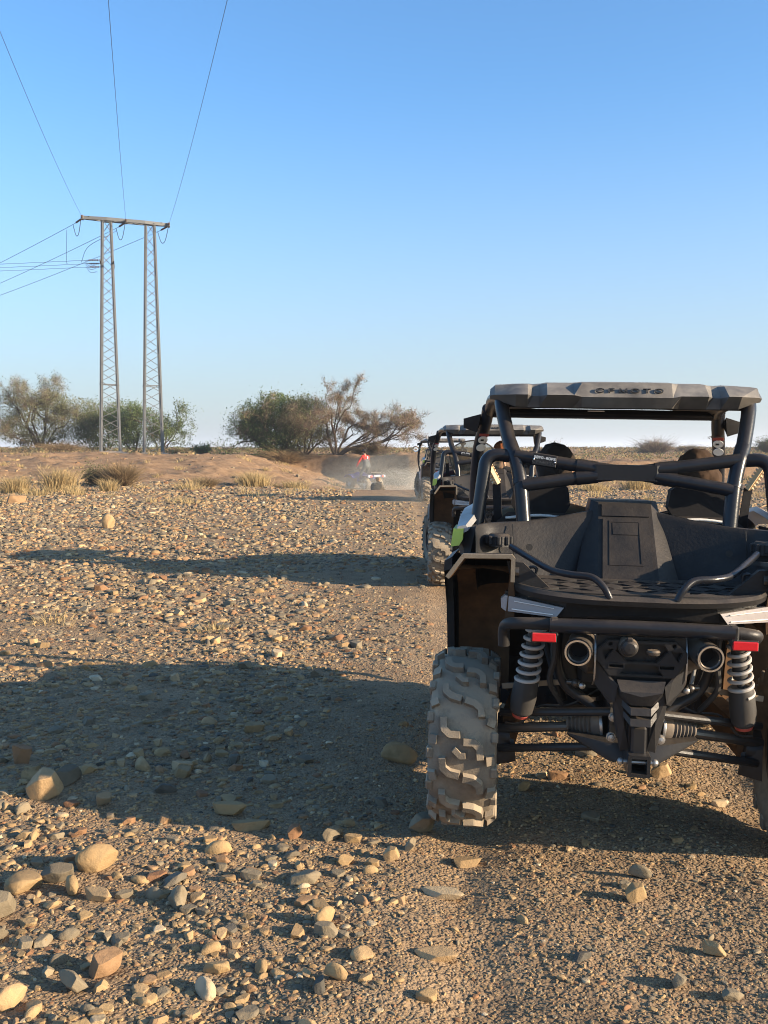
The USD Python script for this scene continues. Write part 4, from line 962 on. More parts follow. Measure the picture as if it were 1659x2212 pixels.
    for s in (-1, 1):
        P('slot_rim', plate_xz(sbox(s * 0.085 - 0.026, 0.729, s * 0.085 + 0.026, 0.745).buffer(0.002).difference(slot[0 if s < 0 else 1]), -0.083, -0.078), 'black_plastic', rc_)
        P('cover_wing', hull([(s * x, y, z) for x, y, z in ((0.105, -0.080, 0.690), (0.150, -0.045, 0.745), (0.156, -0.035, 0.735), (0.152, -0.035, 0.66), (0.105, -0.060, 0.600), (0.088, -0.085, 0.610), (0.078, -0.090, 0.672))]), 'black_plastic', rc_, 15)
        P('cover_leg', hull([(s * x, y, z) for x, y, z in ((0.098, -0.075, 0.660), (0.060, -0.080, 0.640), (0.052, -0.080, 0.53), (0.030, -0.060, 0.44), (0.060, -0.055, 0.43), (0.085, -0.05, 0.54))]), 'black_plastic', rc_, 15)
    P('cover_nose', hull([(-0.082, -0.085, 0.690), (0.082, -0.085, 0.690), (0.070, -0.110, 0.655), (-0.070, -0.110, 0.655), (0.0, -0.115, 0.640), (0.035, -0.100, 0.606), (-0.035, -0.100, 0.606), (0.075, -0.06, 0.62), (-0.075, -0.06, 0.62), (0.0, -0.06, 0.60)]), 'black_plastic', rc_, 12)
    for z0 in (0.588, 0.550):
        w_ = 0.062 if z0 > 0.57 else 0.056
        P('cover_chevron', cat(*[hull([(sx * x, y, z0 + dz) for x, y, dz in ((0.0 + 0.034, -0.112, -0.014), (0.034, -0.104, 0.010), (0.034, -0.06, 0.010), (0.034, -0.06, -0.014), (w_, -0.085, 0.010), (w_, -0.078, 0.032), (w_, -0.05, 0.03), (w_, -0.05, 0.01))]) for sx in (-1, 1)],
                             hull([(x, y, z0 + dz) for x in (-0.034, 0.034) for y, dz in ((-0.112, -0.014), (-0.104, 0.010), (-0.06, 0.010), (-0.06, -0.014))])), 'black_plastic', rc_, 12)
    sk = P('trailer_socket', moved(lathe([(0, 0.0), (0.030, 0.0), (0.034, 0.012), (0.034, 0.05), (0.0, 0.05)], 20, 'y'), (-0.048, -0.105, 0.805)), 'rubber_boot', rc_)
    P('socket_cap', cat(moved(lathe([(0, -0.022), (0.018, -0.020), (0.026, -0.012), (0.028, 0.0), (0.0, 0.0)], 18, 'y'), (-0.046, -0.105, 0.806)), cbox((0.022, 0.018, 0.020), (-0.046, -0.110, 0.832), 0.004)), 'black_plastic', rc_)
    P('plate_lamp', cat(moved(lathe([(0, 0.0), (0.019, 0.0), (0.024, -0.006), (0.022, -0.016), (0.012, -0.022), (0, -0.023)], 16), (0.035, -0.095, 0.800)), rod((0.030, -0.09, 0.80), (0.030, -0.07, 0.775), 0.004), rod((0.040, -0.09, 0.80), (0.040, -0.07, 0.775), 0.004)), 'dark_steel', rc_)
    # gearbox, skid, hitch
    P('gearbox', cat(hull([(sx * x, y, z) for sx in (-1, 1) for x, y, z in ((0.085, 0.08, 0.40), (0.085, 0.08, 0.56), (0.10, 0.5, 0.42), (0.10, 0.5, 0.60))]), lathe([(0, -0.115), (0.05, -0.115), (0.06, -0.09), (0.06, 0.09), (0.05, 0.115), (0, 0.115)], 20, 'x').apply_translation([0, 0.30, 0.46])), 'frame_paint')
    P('engine_block', cat(cbox((0.44, 0.5, 0.36), (0, 0.62, 0.70), 0.03), cbox((0.22, 0.20, 0.16), (-0.10, 0.30, 0.66), 0.03), tube(curve([(-0.23, 0.18, 0.84), (-0.255, 0.20, 0.72), (-0.22, 0.25, 0.60), (-0.12, 0.35, 0.56)], 6), 0.045)), 'rubber_boot')
    P('skid_plate', hull([(sx * x, y, z) for sx in (-1, 1) for x, y, z in ((0.055, 0.015, 0.372), (0.085, 0.03, 0.365), (0.10, 0.04, 0.43), (0.235, 0.10, 0.440), (0.230, 0.12, 0.425), (0.08, 0.30, 0.37), (0.2, 0.30, 0.44))]), 'frame_paint')
    P('belly_pan', hull([(sx * x, y, z) for sx in (-1, 1) for x, y, z in ((0.22, 0.55, 0.40), (0.36, 1.0, 0.36), (0.36, 1.55, 0.34), (0.2, 1.95, 0.34), (0.22, 0.55, 0.43), (0.36, 1.0, 0.39), (0.36, 1.55, 0.37), (0.2, 1.95, 0.37))]), 'frame_paint')
    P('floor_tub', hull([(sx * x, y, z) for sx in (-1, 1) for x, y, z in ((0.45, 0.75, 0.36), (0.62, 0.80, 0.40), (0.62, 1.58, 0.40), (0.45, 1.85, 0.36), (0.62, 0.8, 0.45), (0.62, 1.58, 0.45))]), 'black_plastic')
    ht = P('hitch_receiver', cat(cbox((0.078, 0.05, 0.17), (0, -0.035, 0.470), 0.006), cbox((0.052, 0.05, 0.10), (0, -0.060, 0.478), 0.008)), 'frame_paint')
    sq = sbox(-0.034, 0.363, 0.034, 0.431).buffer(0.004).difference(sbox(-0.026, 0.371, 0.026, 0.423))
    P('hitch_tube', plate_xz(sq, -0.115, 0.10), 'frame_paint', ht)
    P('hitch_pin', cat(rod((-0.060, -0.07, 0.400), (0.060, -0.07, 0.400), 0.009), sphere((-0.058, -0.07, 0.400), 0.013, 1), sphere((0.058, -0.07, 0.400), 0.013, 1)), 'steel', ht)
    # front end and cabin
    P('hood', loft([[(-w_, y, z - 0.03), (-w_ * 0.8, y, z), (-w_ * 0.35, y, z + 0.03), (w_ * 0.35, y, z + 0.03), (w_ * 0.8, y, z), (w_, y, z - 0.03), (w_ * 0.9, y, 0.55), (-w_ * 0.9, y, 0.55)] for w_, y, z in ((0.60, 1.72, 0.84), (0.58, 1.92, 0.82), (0.48, 2.18, 0.78), (0.40, 2.42, 0.70), (0.36, 2.50, 0.66))]), 'silver_paint')
    P('dashboard', loft([[(-0.58, y, z), (0.58, y, z), (0.58, y, 0.72), (-0.58, y, 0.72)] for y, z in ((1.52, 0.86), (1.60, 0.89), (1.72, 0.85))]), 'black_plastic')
    P('steering_wheel', cat(moved(tube(np.array([(0.165 * math.cos(a), 0.165 * math.sin(a), 0) for a in np.linspace(0, 2 * math.pi, 33)]), 0.014, 10, False), (-0.335, 1.40, 0.96), rotx(math.radians(-60) + math.pi / 2 - 0.5)), rod((-0.335, 1.40, 0.96), (-0.335, 1.62, 0.86), 0.02)), 'rubber_boot')
    P('front_bumper', cat(tube(fillet([(-0.40, 2.48, 0.50), (-0.34, 2.57, 0.66), (0.34, 2.57, 0.66), (0.40, 2.48, 0.50)], 0.08), 0.024), tube(fillet([(-0.30, 2.42, 0.42), (-0.30, 2.55, 0.5), (0.30, 2.55, 0.5), (0.30, 2.42, 0.42)], 0.06), 0.022)), 'cage_paint')
    for s in (-1, 1):
        P('front_arm', cat(rod((s * 0.18, 1.87, 0.40), (s * 0.54, 2.00, 0.33), 0.016), rod((s * 0.18, 2.12, 0.40), (s * 0.54, 2.04, 0.33), 0.016), rod((s * 0.24, 1.98, 0.80), (s * 0.45, 2.00, 0.42), 0.035)), 'frame_paint')
        P('headlight', hull([(s * x, y, z) for x, y, z in ((0.34, 2.42, 0.74), (0.50, 2.28, 0.77), (0.46, 2.36, 0.68), (0.36, 2.46, 0.67))]), 'lamp_lens')

def buggy_frame(loc, yaw, roll=0.0, pitch=0.0):
    return rotz(-math.radians(yaw)) @ roty(math.radians(roll)) @ rotx(math.radians(pitch))

B1 = ((0.882, 3.405, 0.0), buggy_frame(None, 7.6, 1.1))
bug1 = thing('buggy', 'nearest black off-road buggy, its rear filling the right side', 'buggy', B1[0], B1[1], 'buggies in a line along the track')
build_buggy(bug1)
def copy_of(src, name, label, cat_, loc, R, group):
    x = UsdGeom.Xform.Define(stage, numbered('/World/' + name))
    p = x.GetPrim()
    p.GetReferences().AddInternalReference(src.GetPath())
    x.ClearXformOpOrder()
    x.GetPrim().GetAttribute('xformOp:transform').Set(mat4(loc, R)) if p.HasAttribute('xformOp:transform') else None
    x.SetXformOpOrder([UsdGeom.XformOp(p.GetAttribute('xformOp:transform'))])
    return tag(p, label, cat_, group)
B2 = ((1.215, 10.40, float(gh(1.2, 10.8))), buggy_frame(None, 2.0, 0.3))
B3 = ((1.84, 27.5, float(gh(1.5, 28)) + 0.02), buggy_frame(None, -3.0, -0.5))
bug2 = copy_of(bug1, 'buggy', 'second buggy with a clear rear wind screen, half hidden by the nearest one', 'buggy', *B2, 'buggies in a line along the track')
bug3 = copy_of(bug1, 'buggy', 'farthest small buggy in the dust ahead of the other two', 'buggy', *B3, 'buggies in a line along the track')
def wind_screen(t, cx, w, h, y):
    o_ = curve([(cx - w * 0.36, 1.15), (cx - w * 0.5, 1.15 + h * 0.55), (cx - w * 0.40, 1.15 + h * 0.86), (cx - w * 0.1, 1.15 + h), (cx + w * 0.2, 1.15 + h * 0.92), (cx + w * 0.5, 1.15 + h * 0.5), (cx + w * 0.46, 1.17), (cx + w * 0.1, 1.13), (cx - w * 0.36, 1.15)], 8)
    ws = part(t, 'wind_screen', plate_xz(Polygon(o_), y, y + 0.005), 'clear_pane')
    part(ws, 'screen_rim', tube(np.c_[o_[:, 0], np.full(len(o_), y), o_[:, 1]], 0.008, 8, False), 'dark_steel')
wind_screen(bug2, -0.20, 0.60, 0.43, 0.70)
wind_screen(bug3, -0.30, 0.55, 0.36, 0.70)
mirror_ = part(bug3, 'round_mirror', moved(lathe([(0, 0.0), (0.07, 0.004), (0.085, 0.0), (0.085, 0.02), (0.04, 0.035), (0, 0.035)], 24, 'y'), (-0.78, 1.88, 1.47)), 'mirror_glass')
part(mirror_, 'mirror_arm', rod((-0.78, 1.90, 1.40), (-0.64, 2.02, 1.46), 0.012), 'black_plastic')
# ------------------------------------------------------------------ people
def capsule_hulls(bones, grow=0.0, fine=0.016, rounds=8):
    """bones: (point, radius, point, radius) -> one smooth closed surface."""
    parts = []
    for a, ra, b, rb in bones:
        s1 = m3.Manifold.sphere(ra + grow, 20).translate([float(x) for x in a])
        s2 = m3.Manifold.sphere(rb + grow, 20).translate([float(x) for x in b])
        parts.append(m3.Manifold.batch_hull([s1, s2]))
    m = m3.Manifold.batch_boolean(parts, m3.OpType.Add).refine_to_length(fine * 1.6)
    mm = m.to_mesh()
    t = trimesh.Trimesh(mm.vert_properties[:, :3], mm.tri_verts, process=True)
    trimesh.smoothing.filter_taubin(t, 0.5, -0.52, iterations=rounds)
    return t

def hand_bones(wrist, fdir, palm, side):
    """Palm, four curled fingers and a thumb. fdir: along the fingers; palm: the way the palm faces; side: towards the thumb."""
    w = np.asarray(wrist, float)
    f = np.asarray(fdir, float); f /= np.linalg.norm(f)
    n = np.asarray(palm, float); n = n - f * (n @ f); n /= np.linalg.norm(n)
    s = np.cross(f, n) * (1 if side > 0 else -1)
    B = [(w, 0.025, w + f * 0.035 + s * 0.018, 0.019), (w, 0.025, w + f * 0.035 - s * 0.020, 0.018), (w + f * 0.035 + s * 0.018, 0.018, w + f * 0.085 + s * 0.028, 0.014), (w + f * 0.035 - s * 0.020, 0.018, w + f * 0.078 - s * 0.030, 0.013),
         (w + f * 0.085 + s * 0.028, 0.014, w + f * 0.078 - s * 0.030, 0.013)]
    for o_, L in ((0.030, 0.068), (0.010, 0.076), (-0.011, 0.070), (-0.031, 0.055)):
        a = w + f * 0.082 + s * o_
        b = a + (f * 0.8 + n * 0.6) * L * 0.45
        c = b + (f * 0.2 + n * 0.98) * L * 0.32
        d = c + (-f * 0.4 + n * 0.9) * L * 0.23
        B += [(a, 0.0095, b, 0.0088), (b, 0.0088, c, 0.0082), (c, 0.0082, d, 0.0072)]
    a = w + f * 0.022 + s * 0.024
    b = a + (s * 0.75 + f * 0.6 + n * 0.3) * 0.040
    c = b + (f * 0.75 + s * 0.1 + n * 0.65) * 0.032
    B += [(a, 0.014, b, 0.011), (b, 0.011, c, 0.009)]
    return B

def head_bones(c, face, up):
    f = np.asarray(face, float); f /= np.linalg.norm(f)
    u = np.asarray(up, float); u = u - f * (u @ f); u /= np.linalg.norm(u)
    r = np.cross(f, u)
    c = np.asarray(c, float)
    B = [(c - f * 0.018 + u * 0.028, 0.082, c + f * 0.022 + u * 0.025, 0.072), (c + f * 0.03 - u * 0.03, 0.060, c + f * 0.052 - u * 0.082, 0.028), (c - f * 0.01 - u * 0.02, 0.066, c + f * 0.035 - u * 0.055, 0.050),
         (c + f * 0.090 + u * 0.016, 0.010, c + f * 0.108 - u * 0.022, 0.013), (c + f * 0.082 - u * 0.052, 0.012, c + f * 0.080 - u * 0.052 + r * 0.016, 0.009), (c + f * 0.082 - u * 0.052, 0.012, c + f * 0.080 - u * 0.052 - r * 0.016, 0.009)]
    for s in (-1, 1):
        B += [(c + r * s * 0.076 + u * 0.012, 0.014, c + r * s * 0.078 - u * 0.026 - f * 0.002, 0.010), (c + f * 0.078 + r * s * 0.03 + u * 0.034, 0.012, c + f * 0.074 + r * s * 0.046 + u * 0.03, 0.010)]
    return B, f, u, r

def person(label, J, mats, hair, hat=None, hair_long=False, extras=None, group=None, joint_R=None):
    """J: joints in world space. mats: (torso, sleeves, legs). One continuous body; hair and clothes are its children."""
    J = {k_: np.asarray(v, float) for k_, v in J.items()}
    nk = J['neck']
    HB, f, u, r = head_bones(J['head'], J['face'], J['up'])
    body = list(HB) + [(J['head'] - u * 0.06 - f * 0.015, 0.054, nk, 0.060), (nk, 0.060, J['chest'], 0.11)]
    torso = [(J['chest'] + J['sx'] * 0.09, 0.115, J['chest'] - J['sx'] * 0.09, 0.115), (J['chest'] + J['sx'] * 0.08, 0.115, J['hip'] + J['sx'] * 0.075, 0.115), (J['chest'] - J['sx'] * 0.08, 0.115, J['hip'] - J['sx'] * 0.075, 0.115)]
    torso += [(J['shR'], 0.062, J['chest'] + J['sx'] * 0.09, 0.11), (J['shL'], 0.062, J['chest'] - J['sx'] * 0.09, 0.11), (nk - u * 0.03, 0.062, J['shR'], 0.055), (nk - u * 0.03, 0.062, J['shL'], 0.055)]
    arms, legs, hands = [], [], []
    for s in 'LR':
        arms += [(J['sh' + s], 0.056, J['el' + s], 0.044), (J['el' + s], 0.042, J['wr' + s], 0.029)]
        legs += [(J['hip'] + (J['sx'] if s == 'R' else -J['sx']) * 0.085, 0.095, J['kn' + s], 0.062), (J['kn' + s], 0.060, J['an' + s], 0.043)]
        d = J['wr' + s] - J['el' + s]
        hands += hand_bones(J['wr' + s], d, J.get('palm', np.array([0, 0, -1.0])), 1 if s == 'L' else -1)
    feet = []
    for s in 'LR':
        fd = J.get('toe', f)
        fd = fd / np.linalg.norm(fd)
        feet += [(J['an' + s] - np.array([0, 0, 0.045]) - fd * 0.03, 0.042, J['an' + s] - np.array([0, 0, 0.055]) + fd * 0.15, 0.033)]
    b = part(None, 'person', capsule_hulls(body + torso + arms + hands + legs + feet, 0, 0.012, 5), 'skin', True)
    tag(b, label, 'person', group)
    ins = [tuple(x) for x in arms]
    part(b, 'jacket', capsule_hulls(torso, 0.014, 0.02, 6), mats[0], True)
    if mats[1]:
        for s in range(2):
            part(b, 'sleeve', capsule_hulls([(arms[2 * s][0], 0.058, arms[2 * s][2], 0.046), (arms[2 * s + 1][0], 0.045, arms[2 * s + 1][0] * 0.06 + arms[2 * s + 1][2] * 0.94, 0.034)], 0.014, 0.02, 4), mats[1], True)
    part(b, 'trousers', capsule_hulls([(J['hip'] + J['sx'] * 0.07, 0.115, J['hip'] - J['sx'] * 0.07, 0.115)] + legs, 0.016, 0.022, 5), mats[2], True)
    for s in range(2):
        part(b, 'shoe', capsule_hulls([feet[s]], 0.008, 0.02, 3), 'cloth_black', True)
    hc = J['head']
    if hair:
        hb = [(hc - f * 0.022 + u * 0.040, 0.086, hc + f * 0.010 + u * 0.045, 0.080), (hc - f * 0.040 + u * 0.0, 0.074, hc - f * 0.035 - u * 0.035, 0.060)]
        if hair_long:
            for k_ in np.linspace(-0.06, 0.06, 5):
                hb.append((hc - f * 0.045 + r * k_, 0.042, hc - f * 0.065 + r * k_ * 1.3 - u * (0.17 + 0.02 * math.sin(k_ * 90)), 0.026))
        hm = capsule_hulls(hb, 0.004, 0.010, 3)
        v = hm.vertices
        hm.vertices = v + (meshkit.fbm(v * [45, 45, 14], 3, 4)[:, None] - 0.5) * 0.022 * (v - hc) / (np.linalg.norm(v - hc, axis=1, keepdims=True))
        part(b, 'hair', hm, hair, 50)
    if hat == 'cap':
        cp = capsule_hulls([(hc - f * 0.015 + u * 0.055, 0.094, hc + f * 0.015 + u * 0.055, 0.090), (hc + f * 0.06 + u * 0.045, 0.03, hc + f * 0.135 + u * 0.035, 0.022)], 0.0, 0.015, 4)
        part(b, 'cap', cp, 'cloth_black', True)
    if hat == 'hat':
        F_ = np.stack([r, f, u], 1)
        part(b, 'hat', moved(lathe([(0, 0.115), (0.065, 0.110), (0.092, 0.085), (0.100, 0.03), (0.16, 0.018), (0.175, 0.012), (0.16, 0.008), (0.0, 0.01)], 24), hc + u * 0.045, F_), 'cloth_black', 40)
    if extras:
        extras(b, J, f, u, r)
    return b

def seated(base, R, lx, y, z0, face, label, mats, hair, group=None, head_dx=0.0, lean=0.0, hat=None, hair_long=False, extras=None, head_dz=0.0, armL=None):
    """A person on a buggy's seat; lx, y, z0: seat position in the buggy's axes."""
    W = lambda p: np.asarray(base, float) + np.asarray(R) @ np.asarray(p, float)
    D_ = lambda d: np.asarray(R) @ np.asarray(d, float)
    h = lean
    j = dict(hip=W((lx, y, z0 + 0.10)), chest=W((lx + h * 0.6, y - 0.06, z0 + 0.44)), neck=W((lx + h, y - 0.03, z0 + 0.60)), head=W((lx + h + head_dx, y + 0.02, z0 + 0.765 + head_dz)),
             face=D_(face), up=D_((0, 0, 1)), sx=D_((1, 0, 0)), shL=W((lx + h - 0.185, y - 0.04, z0 + 0.53)), shR=W((lx + h + 0.185, y - 0.04, z0 + 0.53)),
             elL=W((lx - 0.26, y + 0.14, z0 + 0.30)), elR=W((lx + 0.26, y + 0.14, z0 + 0.30)), wrL=W((lx - 0.16, y + 0.37, z0 + 0.33)), wrR=W((lx + 0.16, y + 0.37, z0 + 0.33)),
             knL=W((lx - 0.13, y + 0.38, z0 + 0.20)), knR=W((lx + 0.13, y + 0.38, z0 + 0.20)), anL=W((lx - 0.12, y + 0.58, z0 - 0.14)), anR=W((lx + 0.12, y + 0.58, z0 - 0.14)), toe=D_((0, 1, 0)))
    if armL:
        j['elL'], j['wrL'] = W(armL[0]), W(armL[1])
    return person(label, j, mats, hair, hat, hair_long, extras, group)

seated(B1[0], B1[1], -0.335, 1.03, 0.612, (0.15, 1, 0), 'dark haired passenger in an olive jacket on the left seat of the nearest buggy', ('cloth_olive', 'cloth_black', 'cloth_grey'), 'hair_dark', head_dx=0.02, lean=0.05)
seated(B1[0], B1[1], 0.36, 1.03, 0.600, (0.1, 1, 0), 'brown haired person on the right seat of the nearest buggy, seen from behind', ('cloth_black', 'cloth_black', 'cloth_grey'), 'hair_brown', hair_long=True, head_dx=0.0, lean=0.0)
seated(B2[0], B2[1], 0.10, 1.10, 0.66, (0.5, 1, 0), 'red haired passenger in the middle of the second buggy', ('cloth_black', 'cloth_black', 'cloth_grey'), 'hair_red', head_dx=0.02, head_dz=0.03)
seated(B2[0], B2[1], -0.335, 1.03, 0.62, (0.1, 1, 0), 'person in a dark maroon top behind the wind screen of the second buggy', ('cloth_maroon', 'cloth_maroon', 'cloth_black'), 'hair_dark', head_dz=-0.05)
def collar(b, J, f, u, r):
    part(b, 'scarf', capsule_hulls([(J['neck'] + u * 0.035 + f * 0.02, 0.066, J['neck'] + u * 0.035 - f * 0.0, 0.066), (J['neck'] + u * 0.035 + f * 0.05, 0.04, J['neck'] + u * 0.03 + f * 0.11, 0.03)], 0.01, 0.02, 4), 'cloth_white', True)
seated(B3[0], B3[1], -0.36, 0.92, 0.72, (1, 0.25, 0), 'person in a black hat and white scarf riding in the farthest buggy', ('cloth_black', None, 'cloth_black'), 'hair_dark', hat='hat', extras=collar, armL=((-0.55, 0.78, 1.02), (-0.42, 0.70, 1.26)), head_dz=0.02)

# ------------------------------------------------------------------ quad bike and its standing rider
QX, QY = -1.05, 52.0
QZ = float(gh(QX, QY))
QR = rotz(math.radians(42))            # heading away to the left
quad = thing('quad_bike', 'blue and white quad bike with red tail lamps kicking up dust on the track', 'quad bike', (QX, QY, QZ), QR)
def quad_tyre(w, r):
    hw = w / 2
    body = lathe([(0.12, -hw * 0.8), (0.15, -hw), (r * 0.8, -hw * 1.05), (r * 0.94, -hw * 0.85), (r, -hw * 0.4), (r, hw * 0.4), (r * 0.94, hw * 0.85), (r * 0.8, hw * 1.05), (0.15, hw), (0.12, hw * 0.8)], 32, 'x')
    lg = [moved(cbox((w * 0.42, 0.03, 0.028), (sx * w * 0.24, 0, r), 0.004, rotz(sx * 0.4)), R=rotx(k_ * 2 * np.pi / 18 + (0 if sx < 0 else np.pi / 18))) for k_ in range(18) for sx in (-1, 1)]
    return cat(body, *lg)
QT = {True: quad_tyre(0.26, 0.30), False: quad_tyre(0.20, 0.30)}
for s in (-1, 1):
    for y, rear in ((-0.62, True), (0.62, False)):
        w = node(quad, 'wheel', (s * 0.44, y, 0.29))
        part(w, 'tyre', QT[rear], 'tyre_rubber')
        part(w, 'rim', lathe([(0, 0.02), (0.05, 0.03), (0.11, 0.0), (0.13, 0.08), (0.13, -0.08), (0.11, -0.04), (0, -0.02)], 24, 'x'), 'silver_paint')
    part(quad, 'rear_fender', loft([[(s * 0.16, y, z - 0.02), (s * 0.60, y, z - 0.05), (s * 0.60, y, z - 0.07), (s * 0.16, y, z - 0.04)][::s] for y, z in ((-1.02, 0.70), (-0.9, 0.76), (-0.62, 0.80), (-0.35, 0.72), (-0.25, 0.58))]), 'quad_blue')
    part(quad, 'front_fender', loft([[(s * 0.14, y, z - 0.02), (s * 0.58, y, z - 0.05), (s * 0.58, y, z - 0.07), (s * 0.14, y, z - 0.04)][::s] for y, z in ((0.22, 0.62), (0.40, 0.76), (0.62, 0.82), (0.85, 0.78), (1.0, 0.66))]), 'quad_blue')
    part(quad, 'tail_light', cbox((0.14, 0.05, 0.09), (s * 0.40, -1.03, 0.68), 0.01), 'lamp_red')
    part(quad, 'fender_panel', cbox((0.20, 0.03, 0.14), (s * 0.50, -1.01, 0.69), 0.01), 'quad_white')
    part(quad, 'axle', cat(rod((0, -0.62, 0.32), (s * 0.42, -0.62, 0.29), 0.03), rod((s * 0.12, 0.62, 0.40), (s * 0.40, 0.62, 0.30), 0.022), rod((s * 0.2, 0.6, 0.72), (s * 0.36, 0.62, 0.34), 0.03)), 'dark_steel')
    part(quad, 'foot_rest', cbox((0.16, 0.34, 0.03), (s * 0.34, -0.02, 0.33), 0.008), 'black_plastic')
part(quad, 'body', cat(hull([(sx * x, y, z) for sx in (-1, 1) for x, y, z in ((0.15, -0.95, 0.70), (0.16, -0.9, 0.55), (0.14, 0.9, 0.55), (0.18, 0.35, 0.90), (0.16, 0.0, 0.74), (0.12, 0.95, 0.72))]), cbox((0.34, 0.9, 0.3), (0, 0.0, 0.42), 0.05)), 'quad_blue')
part(quad, 'seat', loft([[(-w_, y, z - 0.08), (-w_, y, z - 0.02), (-w_ * 0.7, y, z), (w_ * 0.7, y, z), (w_, y, z - 0.02), (w_, y, z - 0.08)] for w_, y, z in ((0.16, -0.82, 0.86), (0.17, -0.5, 0.84), (0.13, -0.1, 0.82), (0.11, 0.15, 0.86))]), 'seat_fabric')
part(quad, 'rear_panel', cbox((0.46, 0.04, 0.10), (0, -1.03, 0.70), 0.01), 'quad_white')
part(quad, 'rear_rack', cat(*[rod((-0.42, y, 0.88), (0.42, y, 0.88), 0.014) for y in (-1.0, -0.85, -0.7)], *[rod((x, -1.02, 0.88), (x, -0.55, 0.87), 0.014) for x in (-0.4, -0.15, 0.15, 0.4)]), 'dark_steel')
part(quad, 'front_rack', cat(*[rod((-0.36, y, 0.92), (0.36, y, 0.92), 0.014) for y in (0.55, 0.7, 0.9)], *[rod((x, 0.5, 0.92), (x, 0.92, 0.92), 0.014) for x in (-0.35, 0, 0.35)]), 'dark_steel')
part(quad, 'handlebar', cat(tube(fillet([(-0.40, 0.22, 1.10), (-0.15, 0.32, 1.06), (0.15, 0.32, 1.06), (0.40, 0.22, 1.10)], 0.06), 0.016), rod((0, 0.34, 1.06), (0, 0.48, 0.80), 0.03), cbox((0.2, 0.1, 0.08), (0, 0.36, 1.10), 0.02)), 'rubber_boot')
part(quad, 'chassis', cat(rod((-0.13, -0.9, 0.42), (-0.13, 0.9, 0.42), 0.025), rod((0.13, -0.9, 0.42), (0.13, 0.9, 0.42), 0.025), rod((0.05, -0.98, 0.62), (0.05, -0.70, 0.35), 0.035)), 'dark_steel')
QW = lambda p: np.array([QX, QY, QZ]) + QR @ np.asarray(p, float)
QD = lambda d: QR @ np.asarray(d, float)
def vest(b, J, f, u, r):
    part(b, 'overalls', capsule_hulls([(J['chest'] + J['sx'] * 0.07 - u * 0.03, 0.115, J['hip'] + J['sx'] * 0.07, 0.128), (J['chest'] - J['sx'] * 0.07 - u * 0.03, 0.115, J['hip'] - J['sx'] * 0.07, 0.128)], 0.022, 0.02, 4), 'cloth_grey', True)
    part(b, 'back_patch', moved(cbox((0.10, 0.012, 0.12), (0, 0, 0), 0.003), J['chest'] - f * 0.137 + u * 0.05, np.stack([r, f, u], 1)), 'cloth_white')
person('rider in red sleeves and grey overalls standing up on the quad bike', dict(
    hip=QW((0, -0.22, 1.22)), chest=QW((0, -0.10, 1.60)), neck=QW((0, -0.05, 1.78)), head=QW((0, 0.01, 1.94)), face=QD((-0.25, 1, -0.05)), up=QD((0, 0.1, 1)), sx=QD((1, 0, 0)),
    shL=QW((-0.20, -0.07, 1.70)), shR=QW((0.20, -0.07, 1.70)), elL=QW((-0.34, 0.06, 1.42)), elR=QW((0.34, 0.06, 1.42)), wrL=QW((-0.36, 0.19, 1.17)), wrR=QW((0.36, 0.19, 1.17)),
    knL=QW((-0.22, 0.02, 0.82)), knR=QW((0.22, 0.02, 0.82)), anL=QW((-0.30, -0.06, 0.44)), anR=QW((0.30, -0.06, 0.44)), toe=QD((0, 1, 0)), palm=QD((0, 0, -1))),
    ('cloth_red', 'cloth_red', 'cloth_grey'), 'hair_dark', hat='hat', extras=vest)
# dark rock by the track
v, f = SHAPES[3][6]
rk = part(None, 'boulder', moved(T(v * [0.70, 0.65, 1.0], f), (-0.27, 40.0, float(gh(-0.27, 40.0)) + 0.14)), 'stone_slate', 38)
tag(rk, 'dark boulder at the edge of the dusty track below the quad bike', 'stone')
v, f = SHAPES[3][11]
rk = part(None, 'boulder', moved(T(v * [0.2, 0.2, 0.36], f), (-0.25, 40.0, float(gh(-0.27, 40.0)) + 0.50)), 'stone_red', 38)
tag(rk, 'orange stone perched on top of the dark boulder by the track', 'stone')
